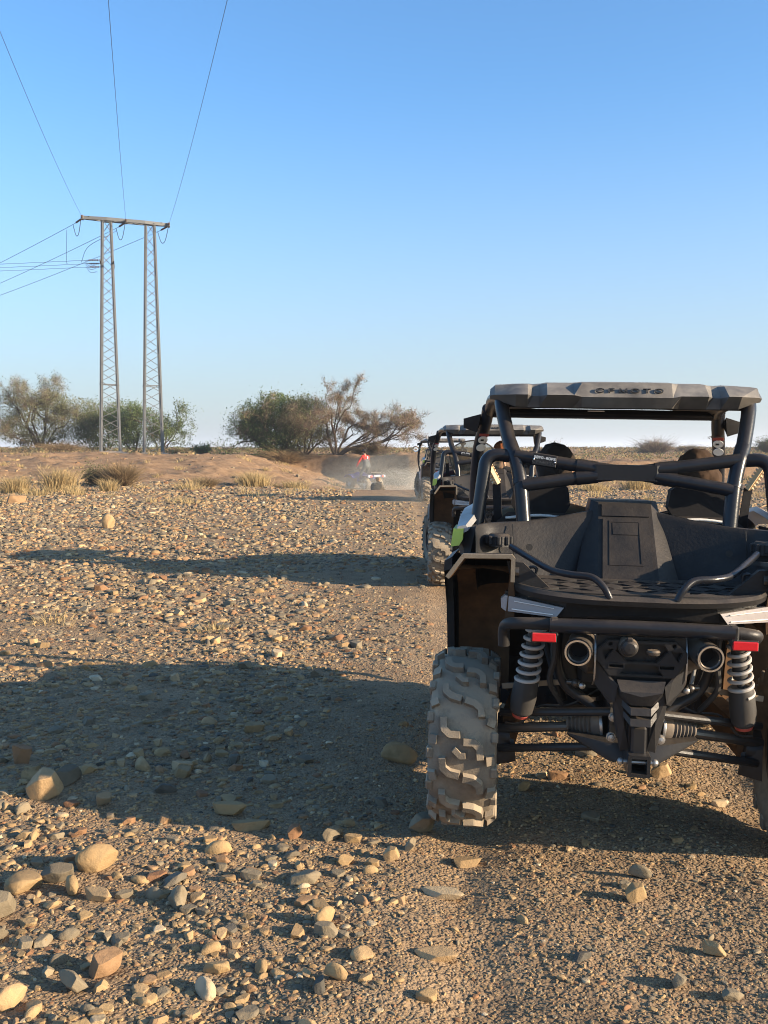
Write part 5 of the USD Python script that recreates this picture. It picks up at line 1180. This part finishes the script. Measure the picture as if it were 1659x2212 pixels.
# ------------------------------------------------------------------ pylon and its lines
UNIT = lambda v: np.asarray(v, float) / np.linalg.norm(v)
PE = UNIT((0.97, 0.25, 0)); PN = np.array([-PE[1], PE[0], 0])
TL, TR = np.array([-17.65, 63.35]), np.array([-15.08, 64.15])
ZB, ZT = 1.0, 15.95
pyl = thing('power_pylon', 'tall galvanised steel power pylon with twin lattice legs and one crossbeam', 'pylon', (0, 0, 0))
def angle_bar(a, b, w, flip=1):
    """L-shaped steel angle."""
    a, b = np.asarray(a, float), np.asarray(b, float)
    return cat(bar(a, b, w, 0.012, PN), bar(a + 0 * PE, b + 0 * PE, 0.012, w, PN))
for c in (TL, TR):
    tw = node(pyl, 'lattice_tower')
    def corner(i, t):
        hw = 0.60 * (1 - t) + 0.26 * t
        s = ((-1, -1), (1, -1), (1, 1), (-1, 1))[i % 4]
        p = c + PE[:2] * s[0] * hw + PN[:2] * s[1] * hw
        zb = float(gh(*p)) - 0.05
        return np.array([p[0], p[1], zb + (ZT - zb) * t])
    for i in range(4):
        a, b = corner(i, 0), corner(i, 1)
        u = UNIT(b - a)
        s = ((-1, -1), (1, -1), (1, 1), (-1, 1))[i]
        part(tw, 'leg', cat(bar(a, b, 0.19, 0.018, PN), moved(bar(a, b, 0.018, 0.19, PN), -PN * s[1] * 0.045 - PE * 0)), 'galvanised', False)
    N = 24
    ts = 1 - (1 - np.linspace(0, 1, N + 1)) ** 0.92
    for i in range(4):
        for k_ in range(N):
            a = corner(i + (k_ % 2), ts[k_]); b = corner(i + 1 - (k_ % 2), ts[k_ + 1])
            part(tw, 'brace', bar(a, b, 0.10 if k_ < 12 else 0.085, 0.035), 'galvanised', False)
    for t in (0.30, 0.995):
        for i in range(4):
            part(tw, 'ring_bar', bar(corner(i, t) - UNIT(corner(i + 1, t) - corner(i, t)) * 0.12, corner(i + 1, t) + UNIT(corner(i + 1, t) - corner(i, t)) * 0.12, 0.05), 'galvanised', False)
    zf = float(gh(*c))
    part(tw, 'footing', loft([[np.array([c[0], c[1], z]) + PE * sx * w + PN * sy * w for sx, sy in ((-1, -1), (1, -1), (1, 1), (-1, 1))] for z, w in ((zf - 0.25, 1.5), (zf - 0.02, 1.15), (zf + 0.12, 0.72))]), 'concrete', False)
ends = [np.array([-19.05, 62.90, 16.02]), np.array([-16.48, 63.60, 15.93]), np.array([-13.92, 64.35, 15.87])]
bm = ends[2] - ends[0]; bl = np.linalg.norm(bm); bu = bm / bl
for s in (-1, 1):
    part(pyl, 'beam', cat(bar(ends[0] + PN * s * 0.06, ends[0] + bu * bl * 0.28 + PN * s * 0.26, 0.07, 0.20), bar(ends[0] + bu * bl * 0.28 + PN * s * 0.26, ends[0] + bu * bl * 0.72 + PN * s * 0.26, 0.07, 0.20), bar(ends[0] + bu * bl * 0.72 + PN * s * 0.26, ends[2] + PN * s * 0.06, 0.07, 0.20)), 'galvanised', False)
for k_ in range(14):
    a = ends[0] + bu * bl * (0.08 + 0.84 * k_ / 14); b = ends[0] + bu * bl * (0.08 + 0.84 * (k_ + 1) / 14)
    sg = 1 if k_ % 2 else -1
    part(pyl, 'beam_brace', bar(a + PN * sg * 0.2 + [0, 0, 0.08], b - PN * sg * 0.2 + [0, 0, 0.08], 0.045), 'galvanised', False)
for e_ in ends:
    part(pyl, 'beam_plate', cbox((0.16, 0.5, 0.24), e_, 0.01, np.stack([PE, PN, [0, 0, 1.0]], 1)), 'galvanised', False)

def wire(pts, r, name, label, cat_='cable', group=None):
    p = part(None, name, tube(pts, r, 6), 'cable', True)
    return tag(p, label, cat_, group)
def sag(a, b, drop, n=60, t1=1.0):
    t = np.linspace(0, t1, n)[:, None]
    a, b = np.asarray(a, float), np.asarray(b, float)
    return a + (b - a) * t - np.array([0, 0, 1.0]) * 4 * drop * t * (1 - t)
def insulator(a, b, n=6):
    a, b = np.asarray(a, float), np.asarray(b, float)
    L = np.linalg.norm(b - a)
    prof = [(0.0, 0.0), (0.018, 0.0)]
    for i in range(n):
        z = L * (0.15 + 0.7 * i / n)
        prof += [(0.02, z), (0.065, z + L * 0.03), (0.06, z + L * 0.06), (0.02, z + L * 0.07)]
    prof += [(0.018, L), (0.0, L)]
    return moved(lathe(prof, 12), a, aim(b - a))
NEARLBL = ['leftmost overhead power line rising from the pylon beam to the picture top', 'middle overhead power line rising from the pylon beam to the picture top', 'rightmost overhead power line rising from the pylon beam to the picture top']
FARLBL = ['upper power line running down to the left edge from the beam end', 'middle power line running down to the left edge from the beam centre', 'lowest power line running down to the left edge from the right beam end']
near_dirs = [UNIT((0.2255, -0.9742, 0)), UNIT((0.2413, -0.9705, 0)), UNIT((0.2530, -0.9675, 0))]
far_dirs = [UNIT((-0.7173, 0.6968, 0)), UNIT((-0.7220, 0.6919, 0)), UNIT((-0.7478, 0.6639, 0))]
for i, e_ in enumerate(ends):
    dn = near_dirs[i]
    a = e_ + dn * 0.75 - [0, 0, 0.05]
    part(pyl, 'insulator', insulator(e_ + dn * 0.08, a), 'insulator')
    wire(sag(a, e_ + dn * 115 + [0, 0, 0.4], 2.7, 80), 0.0082, 'power_line', NEARLBL[i])
    fd = far_dirs[i]
    f0 = e_ + fd * 0.95 - [0, 0, 0.22]
    part(pyl, 'insulator', insulator(e_ + fd * 0.10 - [0, 0, 0.06], f0), 'insulator')
    wire(sag(f0, e_ + fd * 110 + [0, 0, -2.5], 2.4, 60), 0.014, 'power_line', FARLBL[i])
    m_ = (a + f0) / 2
    part(pyl, 'jumper_loop', tube(curve([a + dn * 0.1, a * 0.65 + f0 * 0.35 - [0, 0, 0.75], a * 0.4 + f0 * 0.6 - [0, 0, 0.95], f0 * 0.9 + a * 0.1 - [0, 0, 0.75], f0 + fd * 0.25 - [0, 0, 0.02]], 8), 0.020, 6), 'cable', True)
# lower arm of the left tower with three thin lines to the left
arm = np.array([TL[0], TL[1], 13.22])
for s in (-1, 1):
    part(pyl, 'lower_arm', cat(bar(arm + PE * s * 0.40 - PN * 1.35, arm + PE * s * 0.40 + PN * 1.35, 0.08, 0.10)), 'galvanised', False)
LWL = ['top one of the three thin level lines leaving the lower arm of the pylon', 'middle one of the three thin level lines leaving the lower arm of the pylon', 'bottom one of the three thin level lines leaving the lower arm of the pylon']
lw = UNIT((-1, 0.06, 0))
for i, o_ in enumerate((1.2, 0.0, -1.2)):
    st = arm + PN * o_ - PE * 0.40
    en = st + lw * 1.3
    part(pyl, 'insulator', insulator(st, st + lw * 0.9), 'insulator')
    wire(sag(st + lw * 0.9, st + lw * 60 + [0, 0, 0.6], 0.7, 40), 0.011, 'power_line', LWL[i])
    part(pyl, 'jumper_loop', tube(curve([st + lw * 1.0, st + lw * 0.7 - [0, 0, 0.35], st + lw * 0.3 - [0, 0, 0.30]], 8), 0.014, 6), 'cable', True)
part(pyl, 'drop_cable', tube(curve([ends[0] + far_dirs[0] * 2.0 - [0, 0, 0.45], ends[0] + far_dirs[0] * 2.05 - [0, 0, 1.4], ends[0] + far_dirs[0] * 2.1 - [0, 0, 2.5], arm + lw * 2.6 + [0, 0, 0.05]], 8), 0.014, 6), 'cable', True)
part(pyl, 'drop_cable', tube(curve([ends[1] + far_dirs[1] * 1.2 - [0, 0, 0.4], arm + [0.2, 0.2, 1.9], arm + lw * 1.2 + [0, 0, 1.1], arm + lw * 1.7 + [0, 0, 0.1]], 8), 0.014, 6), 'cable', True)

# ------------------------------------------------------------------ trees and shrubs
def leaf_quads(cent, size, rng, aspect=0.6):
    n = len(cent)
    a = rng.normal(size=(n, 3)); a /= np.linalg.norm(a, axis=1, keepdims=True)
    b = np.cross(a, rng.normal(size=(n, 3))); b /= np.linalg.norm(b, axis=1, keepdims=True)
    s = (np.asarray(size) * rng.uniform(0.6, 1.4, n))[:, None]
    v = np.stack([cent - a * s, cent + b * s * aspect, cent + a * s, cent - b * s * aspect], 1).reshape(-1, 3)
    i = np.arange(n) * 4
    return T(v, np.stack([i, i + 1, i + 2, i + 3], 1))

def grow(rng, base, d0, L, r, depth, segs, tips, spread=0.55, up=0.12, pull=(0, 0, 0), kids=(2, 3), shrink=0.72, wig=0.16):
    """Recursive branch; segs collects (points, radii), tips collects twig points with their level."""
    n = 5
    p, d = np.asarray(base, float), UNIT(d0)
    pts = [p]
    for _ in range(n):
        d = UNIT(d + rng.normal(0, wig, 3) + np.array([0, 0, up]) + np.asarray(pull))
        p = p + d * L / n
        pts.append(p)
    segs.append((np.array(pts), np.linspace(r, r * 0.62, n + 1), depth))
    if depth <= 1:
        tips += [(q_, depth) for q_ in pts[1:]]
    if depth == 0:
        return
    for k_ in range(rng.integers(kids[0], kids[1] + 1)):
        t = rng.integers(2, n + 1) if k_ else n
        nd = UNIT(d + rng.normal(0, spread, 3))
        grow(rng, pts[t], nd, L * shrink * rng.uniform(0.75, 1.2), r * 0.62 * (0.9 if k_ else 1), depth - 1, segs, tips, spread, up, pull, kids, shrink, wig)

def tree(name, label, base, stems, L, depth, rng, leaf, leafn, leafsize, bark='bark', spread=0.55, up=0.10, pull=(0, 0, 0), r0=0.11, kids=(2, 3), jitter=0.25, cat_='tree', shrink=0.72, wig=0.16, group=None, twig=None, minr=0.006, dome=None):
    bz = float(gh(base[0], base[1])) - 0.05
    t = thing(name, label, cat_, (base[0], base[1], bz), None, group)
    segs, tips = [], []
    for st in stems:
        grow(rng, np.array([st[0] * 0.10, st[1] * 0.10, 0]), st[:3], L * rng.uniform(0.85, 1.15) * (st[3] if len(st) > 3 else 1), r0 * rng.uniform(0.7, 1.1), depth, segs, tips, spread, up, pull, kids, shrink, wig)
    tr = cat(*[tube(p, np.maximum(r_, minr), 6 if dd >= depth - 1 else 3, False) for p, r_, dd in segs])
    part(t, 'trunk', tr, bark, True)
    tp = np.array([q_ for q_, _ in tips])
    if leafn:
        cent = tp[rng.integers(0, len(tp), leafn)] + rng.normal(0, jitter, (leafn, 3))
        if dome:                                        # (share, centre x, centre z, half width, half depth, half height): foliage filling an uneven dome
            nd = int(leafn * dome[0] * 2.2)
            q_ = rng.normal(size=(nd, 3)); q_ /= np.linalg.norm(q_, axis=1, keepdims=True)
            q_ *= rng.uniform(0.15, 1, (nd, 1)) ** 0.45 * (0.72 + 0.55 * meshkit.fbm(q_ * 2.2 + 5, 3, 7))[:, None]
            q_ = q_ * [dome[3], dome[4], dome[5]] + [dome[1], 0, dome[2]]
            q_ = q_[(meshkit.fbm(q_ * 1.1, 3, 3) > 0.42) & (q_[:, 2] > 0.25)]
            cent = np.vstack([cent[int(leafn * dome[0]):], q_[:int(leafn * dome[0])]])
        cent[:, 2] = np.maximum(cent[:, 2], 0.06)
        part(t, 'crown', leaf_quads(cent, leafsize, rng), leaf, False)
    if twig:
        nT, tl, tm = twig
        a = tp[rng.integers(0, len(tp), nT)] + rng.normal(0, jitter * 0.5, (nT, 3))
        d = UNIT([0, 0, 0.25]) * 0.5 + rng.normal(0, 0.7, (nT, 3)) + np.asarray(pull) * 4
        d /= np.linalg.norm(d, axis=1, keepdims=True)
        b = a + d * tl * rng.uniform(0.5, 1.3, (nT, 1))
        side = np.cross(d, rng.normal(size=(nT, 3))); side /= np.linalg.norm(side, axis=1, keepdims=True)
        w = 0.008
        v = np.stack([a - side * w, a + side * w, b], 1).reshape(-1, 3)
        part(t, 'twigs', T(v, np.arange(nT * 3).reshape(-1, 3)), tm, False)
    return t
G = np.random.default_rng
tree('acacia_tree', 'wide olive acacia with several thin stems, left of the pylon', (-29.3, 84), [(-0.9, 0.2, 1.0), (-0.4, -0.3, 1.1), (0.0, 0.3, 1.2), (0.35, -0.2, 1.25), (0.8, 0.1, 1.1), (-0.15, 0, 1.4)], 2.55, 5, G(11), 'leaf_olive', 32000, 0.055, dome=(0.55, 0.5, 2.7, 5.1, 2.5, 2.7), spread=0.55, up=0.03, r0=0.13, jitter=0.26, shrink=0.66, twig=(9000, 0.5, 'twig_dry'))
tree('acacia_tree', 'dark green low acacia right behind the left lattice leg of the pylon', (-24.4, 86), [(-0.8, 0.1, 0.8), (0.2, 0.2, 1.0), (0.8, -0.1, 0.8), (-0.3, 0.1, 1.0)], 1.75, 4, G(2), 'leaf_green', 16000, 0.06, dome=(0.55, 0, 1.9, 3.0, 2.0, 1.9), spread=0.6, up=0.04, r0=0.09, jitter=0.34, twig=(3000, 0.5, 'twig_dry'))
tree('acacia_tree', 'bushy green acacia between the two lattice legs of the pylon', (-20.9, 82), [(-0.7, 0.1, 0.9), (0.1, 0.2, 1.1), (0.5, -0.2, 1.0)], 1.8, 4, G(3), 'leaf_green', 13000, 0.06, dome=(0.5, 0, 2.3, 2.3, 2.0, 2.1), spread=0.55, up=0.07, r0=0.09, jitter=0.30)
tree('acacia_tree', 'loose feathery acacia spreading out right of the pylon', (-18.3, 80), [(0.45, 0, 0.9), (0.3, 0.1, 1.0), (-0.3, 0.1, 1.1), (0.7, -0.1, 0.6)], 1.45, 4, G(4), 'leaf_green', 7000, 0.062, spread=0.5, up=0.04, r0=0.08, jitter=0.22, twig=(1800, 0.4, 'bark'))
tree('acacia_tree', 'dense green acacia with a low rounded crown on the bank', (-6.9, 63.0), [(-1.0, 0.1, 0.7), (-0.5, 0.2, 1.0), (0.1, -0.2, 1.1), (0.7, 0.1, 0.9), (-0.9, -0.3, 0.35), (0.8, -0.3, 0.4)], 1.60, 4, G(5), 'leaf_green', 34000, 0.052, dome=(0.75, 0.0, 2.1, 2.5, 2.2, 2.0), spread=0.6, up=0.04, pull=(-0.02, 0, 0), r0=0.10, jitter=0.30, twig=(1500, 0.45, 'twig_dry'))
tree('acacia_tree', 'brown half bare bush filling the gap between the two trees on the bank', (-5.0, 61.8), [(-0.5, 0, 0.9), (0.4, 0.2, 1.0), (0.0, -0.2, 1.1), (0.9, 0, 0.5), (-0.9, 0, 0.4)], 1.80, 4, G(6), 'leaf_olive', 13000, 0.045, 'bark_red', dome=(0.5, 0, 1.8, 2.0, 1.8, 2.1), spread=0.6, up=0.05, r0=0.07, jitter=0.28, twig=(6000, 0.45, 'twig_dry'))
tree('bare_tree', 'nearly leafless tree with dark forked limbs sweeping to the right', (-2.95, 60.9), [(-0.25, 0.1, 1.25, 1.05), (0.25, 0.0, 1.2, 1.1), (0.9, -0.1, 0.85, 1.25), (1.3, 0.1, 0.5, 1.1), (-0.6, 0.1, 1.0, 0.85)], 1.95, 5, G(27), 'leaf_olive', 4200, 0.045, 'bark', spread=0.46, up=0.02, pull=(0.012, 0, 0), r0=0.125, kids=(2, 3), jitter=0.16, shrink=0.68, wig=0.15, twig=(16000, 0.42, 'twig_dry'))

def bush(name, label, x, y, w, h, rng, mat, n, leaf=None, leafn=0, group=None, lsize=0.03):
    bz = float(gh(x, y))
    t = thing(name, label, 'shrub', (x, y, bz - 0.02), None, group)
    a = rng.normal(0, 0.10 * w, (n, 3)); a[:, 2] = rng.uniform(0, 0.25 * h, n)
    d = rng.normal(0, 1, (n, 3)) * [w * 0.5, w * 0.5, 0.25 * h] + [0, 0, 0.75 * h]
    b = a + d * rng.uniform(0.4, 0.85, (n, 1))
    b[:, 2] = np.maximum(b[:, 2], 0.03)
    m = (a + b) / 2 + rng.normal(0, 0.06 * w, (n, 3))
    side = np.cross(b - a, rng.normal(size=(n, 3))); side /= np.linalg.norm(side, axis=1, keepdims=True)
    wd = 0.006 + 0.0001 * y
    v = np.stack([a - side * wd, a + side * wd, m - side * wd * 0.7, m + side * wd * 0.7, b], 1).reshape(-1, 3)
    i = np.arange(n) * 5
    f = np.vstack([np.stack([i, i + 1, i + 3], 1), np.stack([i, i + 3, i + 2], 1), np.stack([i + 2, i + 3, i + 4], 1)])
    part(t, 'stems', T(v, f), mat, False)
    if leafn:
        c = (a + (b - a) * rng.uniform(0.4, 1, (n, 1)))[rng.integers(0, n, leafn)] + rng.normal(0, 0.05 * w, (leafn, 3))
        c[:, 2] = np.maximum(c[:, 2], 0.02)
        part(t, 'leaves', leaf_quads(c, lsize, rng), leaf, False)
    return t
bush('shrub', 'grey green rounded shrub beside the brown thorn bush on the plain', -10.85, 37.0, 0.95, 0.85, G(31), 'twig_dry', 700, 'leaf_olive', 3000, None, 0.03)
bush('shrub', 'brown dry thorn bush in front of the left pylon leg', -9.75, 36.4, 1.15, 0.95, G(32), 'leaf_dry', 2600)
bush('shrub', 'low brown dry shrub beside the tan boulder before the sandy mound', -6.7, 37.2, 0.8, 0.45, G(33), 'leaf_dry', 900)
bush('shrub', 'small green shrub at the right foot of the pylon', -12.2, 66.0, 1.2, 0.8, G(34), 'twig_dry', 300, 'leaf_green', 1500, None, 0.05)
bush('shrub', 'dark low shrub on the terrace between pylon and dense tree', -14.4, 69.0, 1.5, 0.5, G(35), 'twig_dry', 600, 'leaf_olive', 900, None, 0.05)
bush('shrub', 'spiky dry plant above the heads of the nearest buggy', 10.1, 57.8, 0.9, 1.35, G(36), 'leaf_dry', 260, 'leaf_olive', 300, None, 0.05)
bush('shrub', 'broad twiggy bush on the right horizon seen through the roll cage', 30.4, 110, 3.6, 1.9, G(37), 'twig_dry', 2400, 'leaf_olive', 900, None, 0.06)
bush('shrub', 'lower twiggy bush right of the broad bush on the horizon', 33.6, 108, 2.6, 1.1, G(38), 'twig_dry', 1500, 'leaf_olive', 500, None, 0.06)
bush('shrub', 'dark bush on the horizon at the right edge of the picture', 41.0, 104, 3.0, 2.1, G(39), 'bark', 1500, 'leaf_green', 1600, None, 0.07)
bush('shrub', 'brown bush under the bare tree on the right of its trunk', -0.9, 61.6, 2.4, 0.9, G(40), 'leaf_dry', 1800)
bush('shrub', 'brown bush at the foot of the dense green tree', -6.2, 60.9, 2.6, 0.9, G(41), 'leaf_dry', 1800)
bush('shrub', 'brown undergrowth bush below the wide olive acacia', -26.0, 79, 3.2, 1.0, G(42), 'leaf_dry', 1800)
sp = thing('sapling', 'thin lone sapling with a stubby forked top on the right horizon', 'tree', (37.0, 110, float(gh(37.0, 110))))
part(sp, 'trunk', cat(tube(curve([(0, 0, 0), (0.05, 0, 0.8), (0.0, 0, 1.5), (0.15, 0, 2.3)], 4), [0.06] * 13, 6), rod((0.02, 0, 1.6), (-0.35, 0, 1.95), 0.03, 5)), 'bark', True)
part(sp, 'crown', leaf_quads(G(3).normal(0, 1, (60, 3)) * [0.35, 0.3, 0.10] + [-0.1, 0, 1.85], 0.09, G(4)), 'leaf_dry', False)

def blades(x, y, h, w, n, rng, width):
    """Grass blades of one tuft in world space."""
    a = np.c_[rng.normal(0, w * 0.22, n), rng.normal(0, w * 0.22, n), np.zeros(n)]
    a[:, 2] = gh(x + a[:, 0], y + a[:, 1]) - 0.01
    hh = h * rng.uniform(0.45, 1.1, n)
    lean = rng.normal(0, 0.30, (n, 2)) * hh[:, None] + a[:, :2] * 0.7
    a[:, :2] += [x, y]
    m = a + np.c_[lean * 0.3, hh * 0.6]
    b = a + np.c_[lean, hh]
    side = rng.normal(size=(n, 3)); side[:, 2] = 0; side /= np.linalg.norm(side, axis=1, keepdims=True)
    v = np.stack([a - side * width, a + side * width, m - side * width * 0.8, m + side * width * 0.8, b], 1).reshape(-1, 3)
    i = np.arange(n) * 5
    return T(v, np.vstack([np.stack([i, i + 1, i + 3], 1), np.stack([i, i + 3, i + 2], 1), np.stack([i + 2, i + 3, i + 4], 1)]))
TUFTS = [
 ('tall bright straw tuft at the far left of the stony plain', -11.15, 33.6, 0.85, 0.95, 900), ('straw tuft joined to the left side of the tall bright one', -12.4, 33.0, 0.62, 0.9, 600),
 ('straw tuft in front of the brown thorn bush', -9.5, 33.8, 0.50, 0.6, 260), ('pale straw tuft on the plain below the dense green tree', -5.15, 39.0, 0.62, 1.15, 800),
 ('small straw tuft right of the pale straw tuft', -3.6, 39.0, 0.36, 1.0, 420), ('thin straw tuft left of the thorn bush shadow', -9.9, 31.2, 0.40, 0.8, 160),
 ('straw tuft among stones near the left edge', -10.8, 30.6, 0.36, 1.0, 160), ('brown grass patch between thorn bush and pale straw tuft', -7.0, 35.0, 0.36, 1.0, 200),
 ('sparse dry grass tuft on the gravel at the left, beyond the big shadow', -2.85, 8.35, 0.11, 0.34, 60), ('sparse greenish grass tuft on the gravel beyond the big shadow', -1.42, 8.0, 0.10, 0.42, 70),
 ('dry grass tuft seen under the crossed roll bars', 9.2, 35.5, 0.55, 1.0, 420), ('greenish dry tuft seen at the right beside the roll cage', 8.3, 26.5, 0.5, 0.9, 320),
 ('dry tuft left of the one under the crossed roll bars', 7.4, 34.0, 0.4, 0.9, 260)]
for i, (lb, x, y, h, w, n_) in enumerate(TUFTS):
    p = part(None, 'grass_tuft', blades(x, y, h, w, n_, G(100 + i), 0.0016 + 0.00022 * y), 'straw', False)
    tag(p, lb, 'grass tuft')
rg = G(555)
bl_ = []
for _ in range(150):
    y = rg.uniform(26, 60); x = rg.uniform(-0.45, 0.45) * y
    if (-1.5 < x < 4.5 and y < 56) or abs(x - lane_left(y)) < 0.3:
        continue
    bl_.append(blades(x, y, rg.uniform(0.12, 0.34), rg.uniform(0.3, 0.9), int(rg.integers(20, 70)), rg, 0.0016 + 0.00022 * y))
tag(part(None, 'dry_grass', cat(*bl_), 'straw', False), 'thin scattered dry grass between stones and sand', 'grass', kind='stuff')
# low scrub carpeting the terrace as far as the horizon
n_ = 1500
y = np.exp(rg.uniform(np.log(63), np.log(420), n_)); x = rg.uniform(-0.46, 0.46, n_) * y
sc = []
for i in range(n_):
    h = rg.uniform(0.10, 0.42) * (1 + 0.4 * (y[i] > 150)); w = rg.uniform(0.5, 1.8) * (1 + y[i] / 250)
    k_ = 34
    c = rg.normal(0, 1, (k_, 3)) * [w * 0.4, w * 0.4, 0] + np.array([x[i], y[i], 0])
    c[:, 2] = gh(c[:, 0], c[:, 1]) + rg.uniform(0.02, 1, k_) * h
    sc.append(c)
sc = np.vstack(sc)
half = rg.uniform(size=len(sc)) < 0.72
tag(part(None, 'scrub', leaf_quads(sc[half], 0.025 + 0.0008 * sc[half][:, 1], rg), 'leaf_dry', False), 'low dry brown scrub spread over the far terrace', 'scrub', kind='stuff')
tag(part(None, 'scrub', leaf_quads(sc[~half], 0.025 + 0.0008 * sc[~half][:, 1], rg), 'leaf_olive', False), 'low olive scrub spread over the far terrace', 'scrub', kind='stuff')

# ------------------------------------------------------------------ dust thrown up by the wheels
def dust(name, label, c, rad, dens, seed):
    MAT[name] = usdkit.material(stage, f'/World/Looks/{name}_{seed}', {
        'tc': ('texture_coordinate', {}), 'g': ('vector_math', {'math_type': 'length'}),
        'fall': ('map_range', {'range_type': 'smoothstep', 'from_min': 0.15, 'from_max': 0.98, 'to_min': 1.0, 'to_max': 0.0, 'clamp': True}),
        'n': ('noise_texture', {'scale': 2.6, 'detail': 4.0, 'roughness': 0.6}),
        'nr': ('map_range', {'from_min': 0.36, 'from_max': 0.68, 'to_min': 0.0, 'to_max': 1.0, 'clamp': True}),
        'm': ('math', {'math_type': 'multiply'}), 'm2': ('math', {'math_type': 'multiply', 'value2': dens}),
        'v': ('principled_volume', {'color': (0.86, 0.76, 0.60), 'anisotropy': 0.2})},
        [('tc.object', 'g.vector1'), ('g.value', 'fall.value'), ('tc.object', 'n.vector'), ('n.fac', 'nr.value'), ('fall.result', 'm.value1'), ('nr.result', 'm.value2'),
         ('m.value', 'm2.value1'), ('m2.value', 'v.density')], volume='v.volume')
    m = UsdGeom.Mesh.Define(stage, numbered('/World/' + name))
    s = trimesh.creation.icosphere(3, 1.0)
    usdkit.mesh(stage, str(m.GetPath()), s, MAT[name], False)
    UsdGeom.Xformable(m.GetPrim()).AddTransformOp().Set(Gf.Matrix4d(rad[0], 0, 0, 0, 0, rad[1], 0, 0, 0, 0, rad[2], 0, *c, 1))
    tag(m.GetPrim(), label, 'dust', kind='stuff')
dust('dust_cloud', 'pale dust hanging over the track behind the quad bike', (1.0, 45.0, -0.35), (5.6, 12.5, 2.0), 0.14, 1)
dust('dust_cloud', 'thin dust trailing the wheels of the farthest buggy', (1.3, 27.0, 0.25), (2.2, 3.5, 0.9), 0.10, 2)

# ------------------------------------------------------------------ thin desert haze over everything
MAT['haze'] = usdkit.material(stage, '/World/Looks/haze', {'v': ('principled_volume', {'color': (0.88, 0.90, 0.94), 'density': 0.0005, 'anisotropy': 0.25})}, volume='v.volume')
zl = float(GZ.min()) - 1.0
hz = part(None, 'haze', T([[x, y, z] for z in (zl, 19.5) for x, y in ((-4200, -4200), (4200, -4200), (4200, 4200), (-4200, 4200))], [[0, 3, 2, 1], [4, 5, 6, 7], [0, 1, 5, 4], [1, 2, 6, 5], [2, 3, 7, 6], [3, 0, 4, 7]]), 'haze', False)
tag(hz, 'thin pale desert haze over the whole plain', 'haze', kind='stuff')
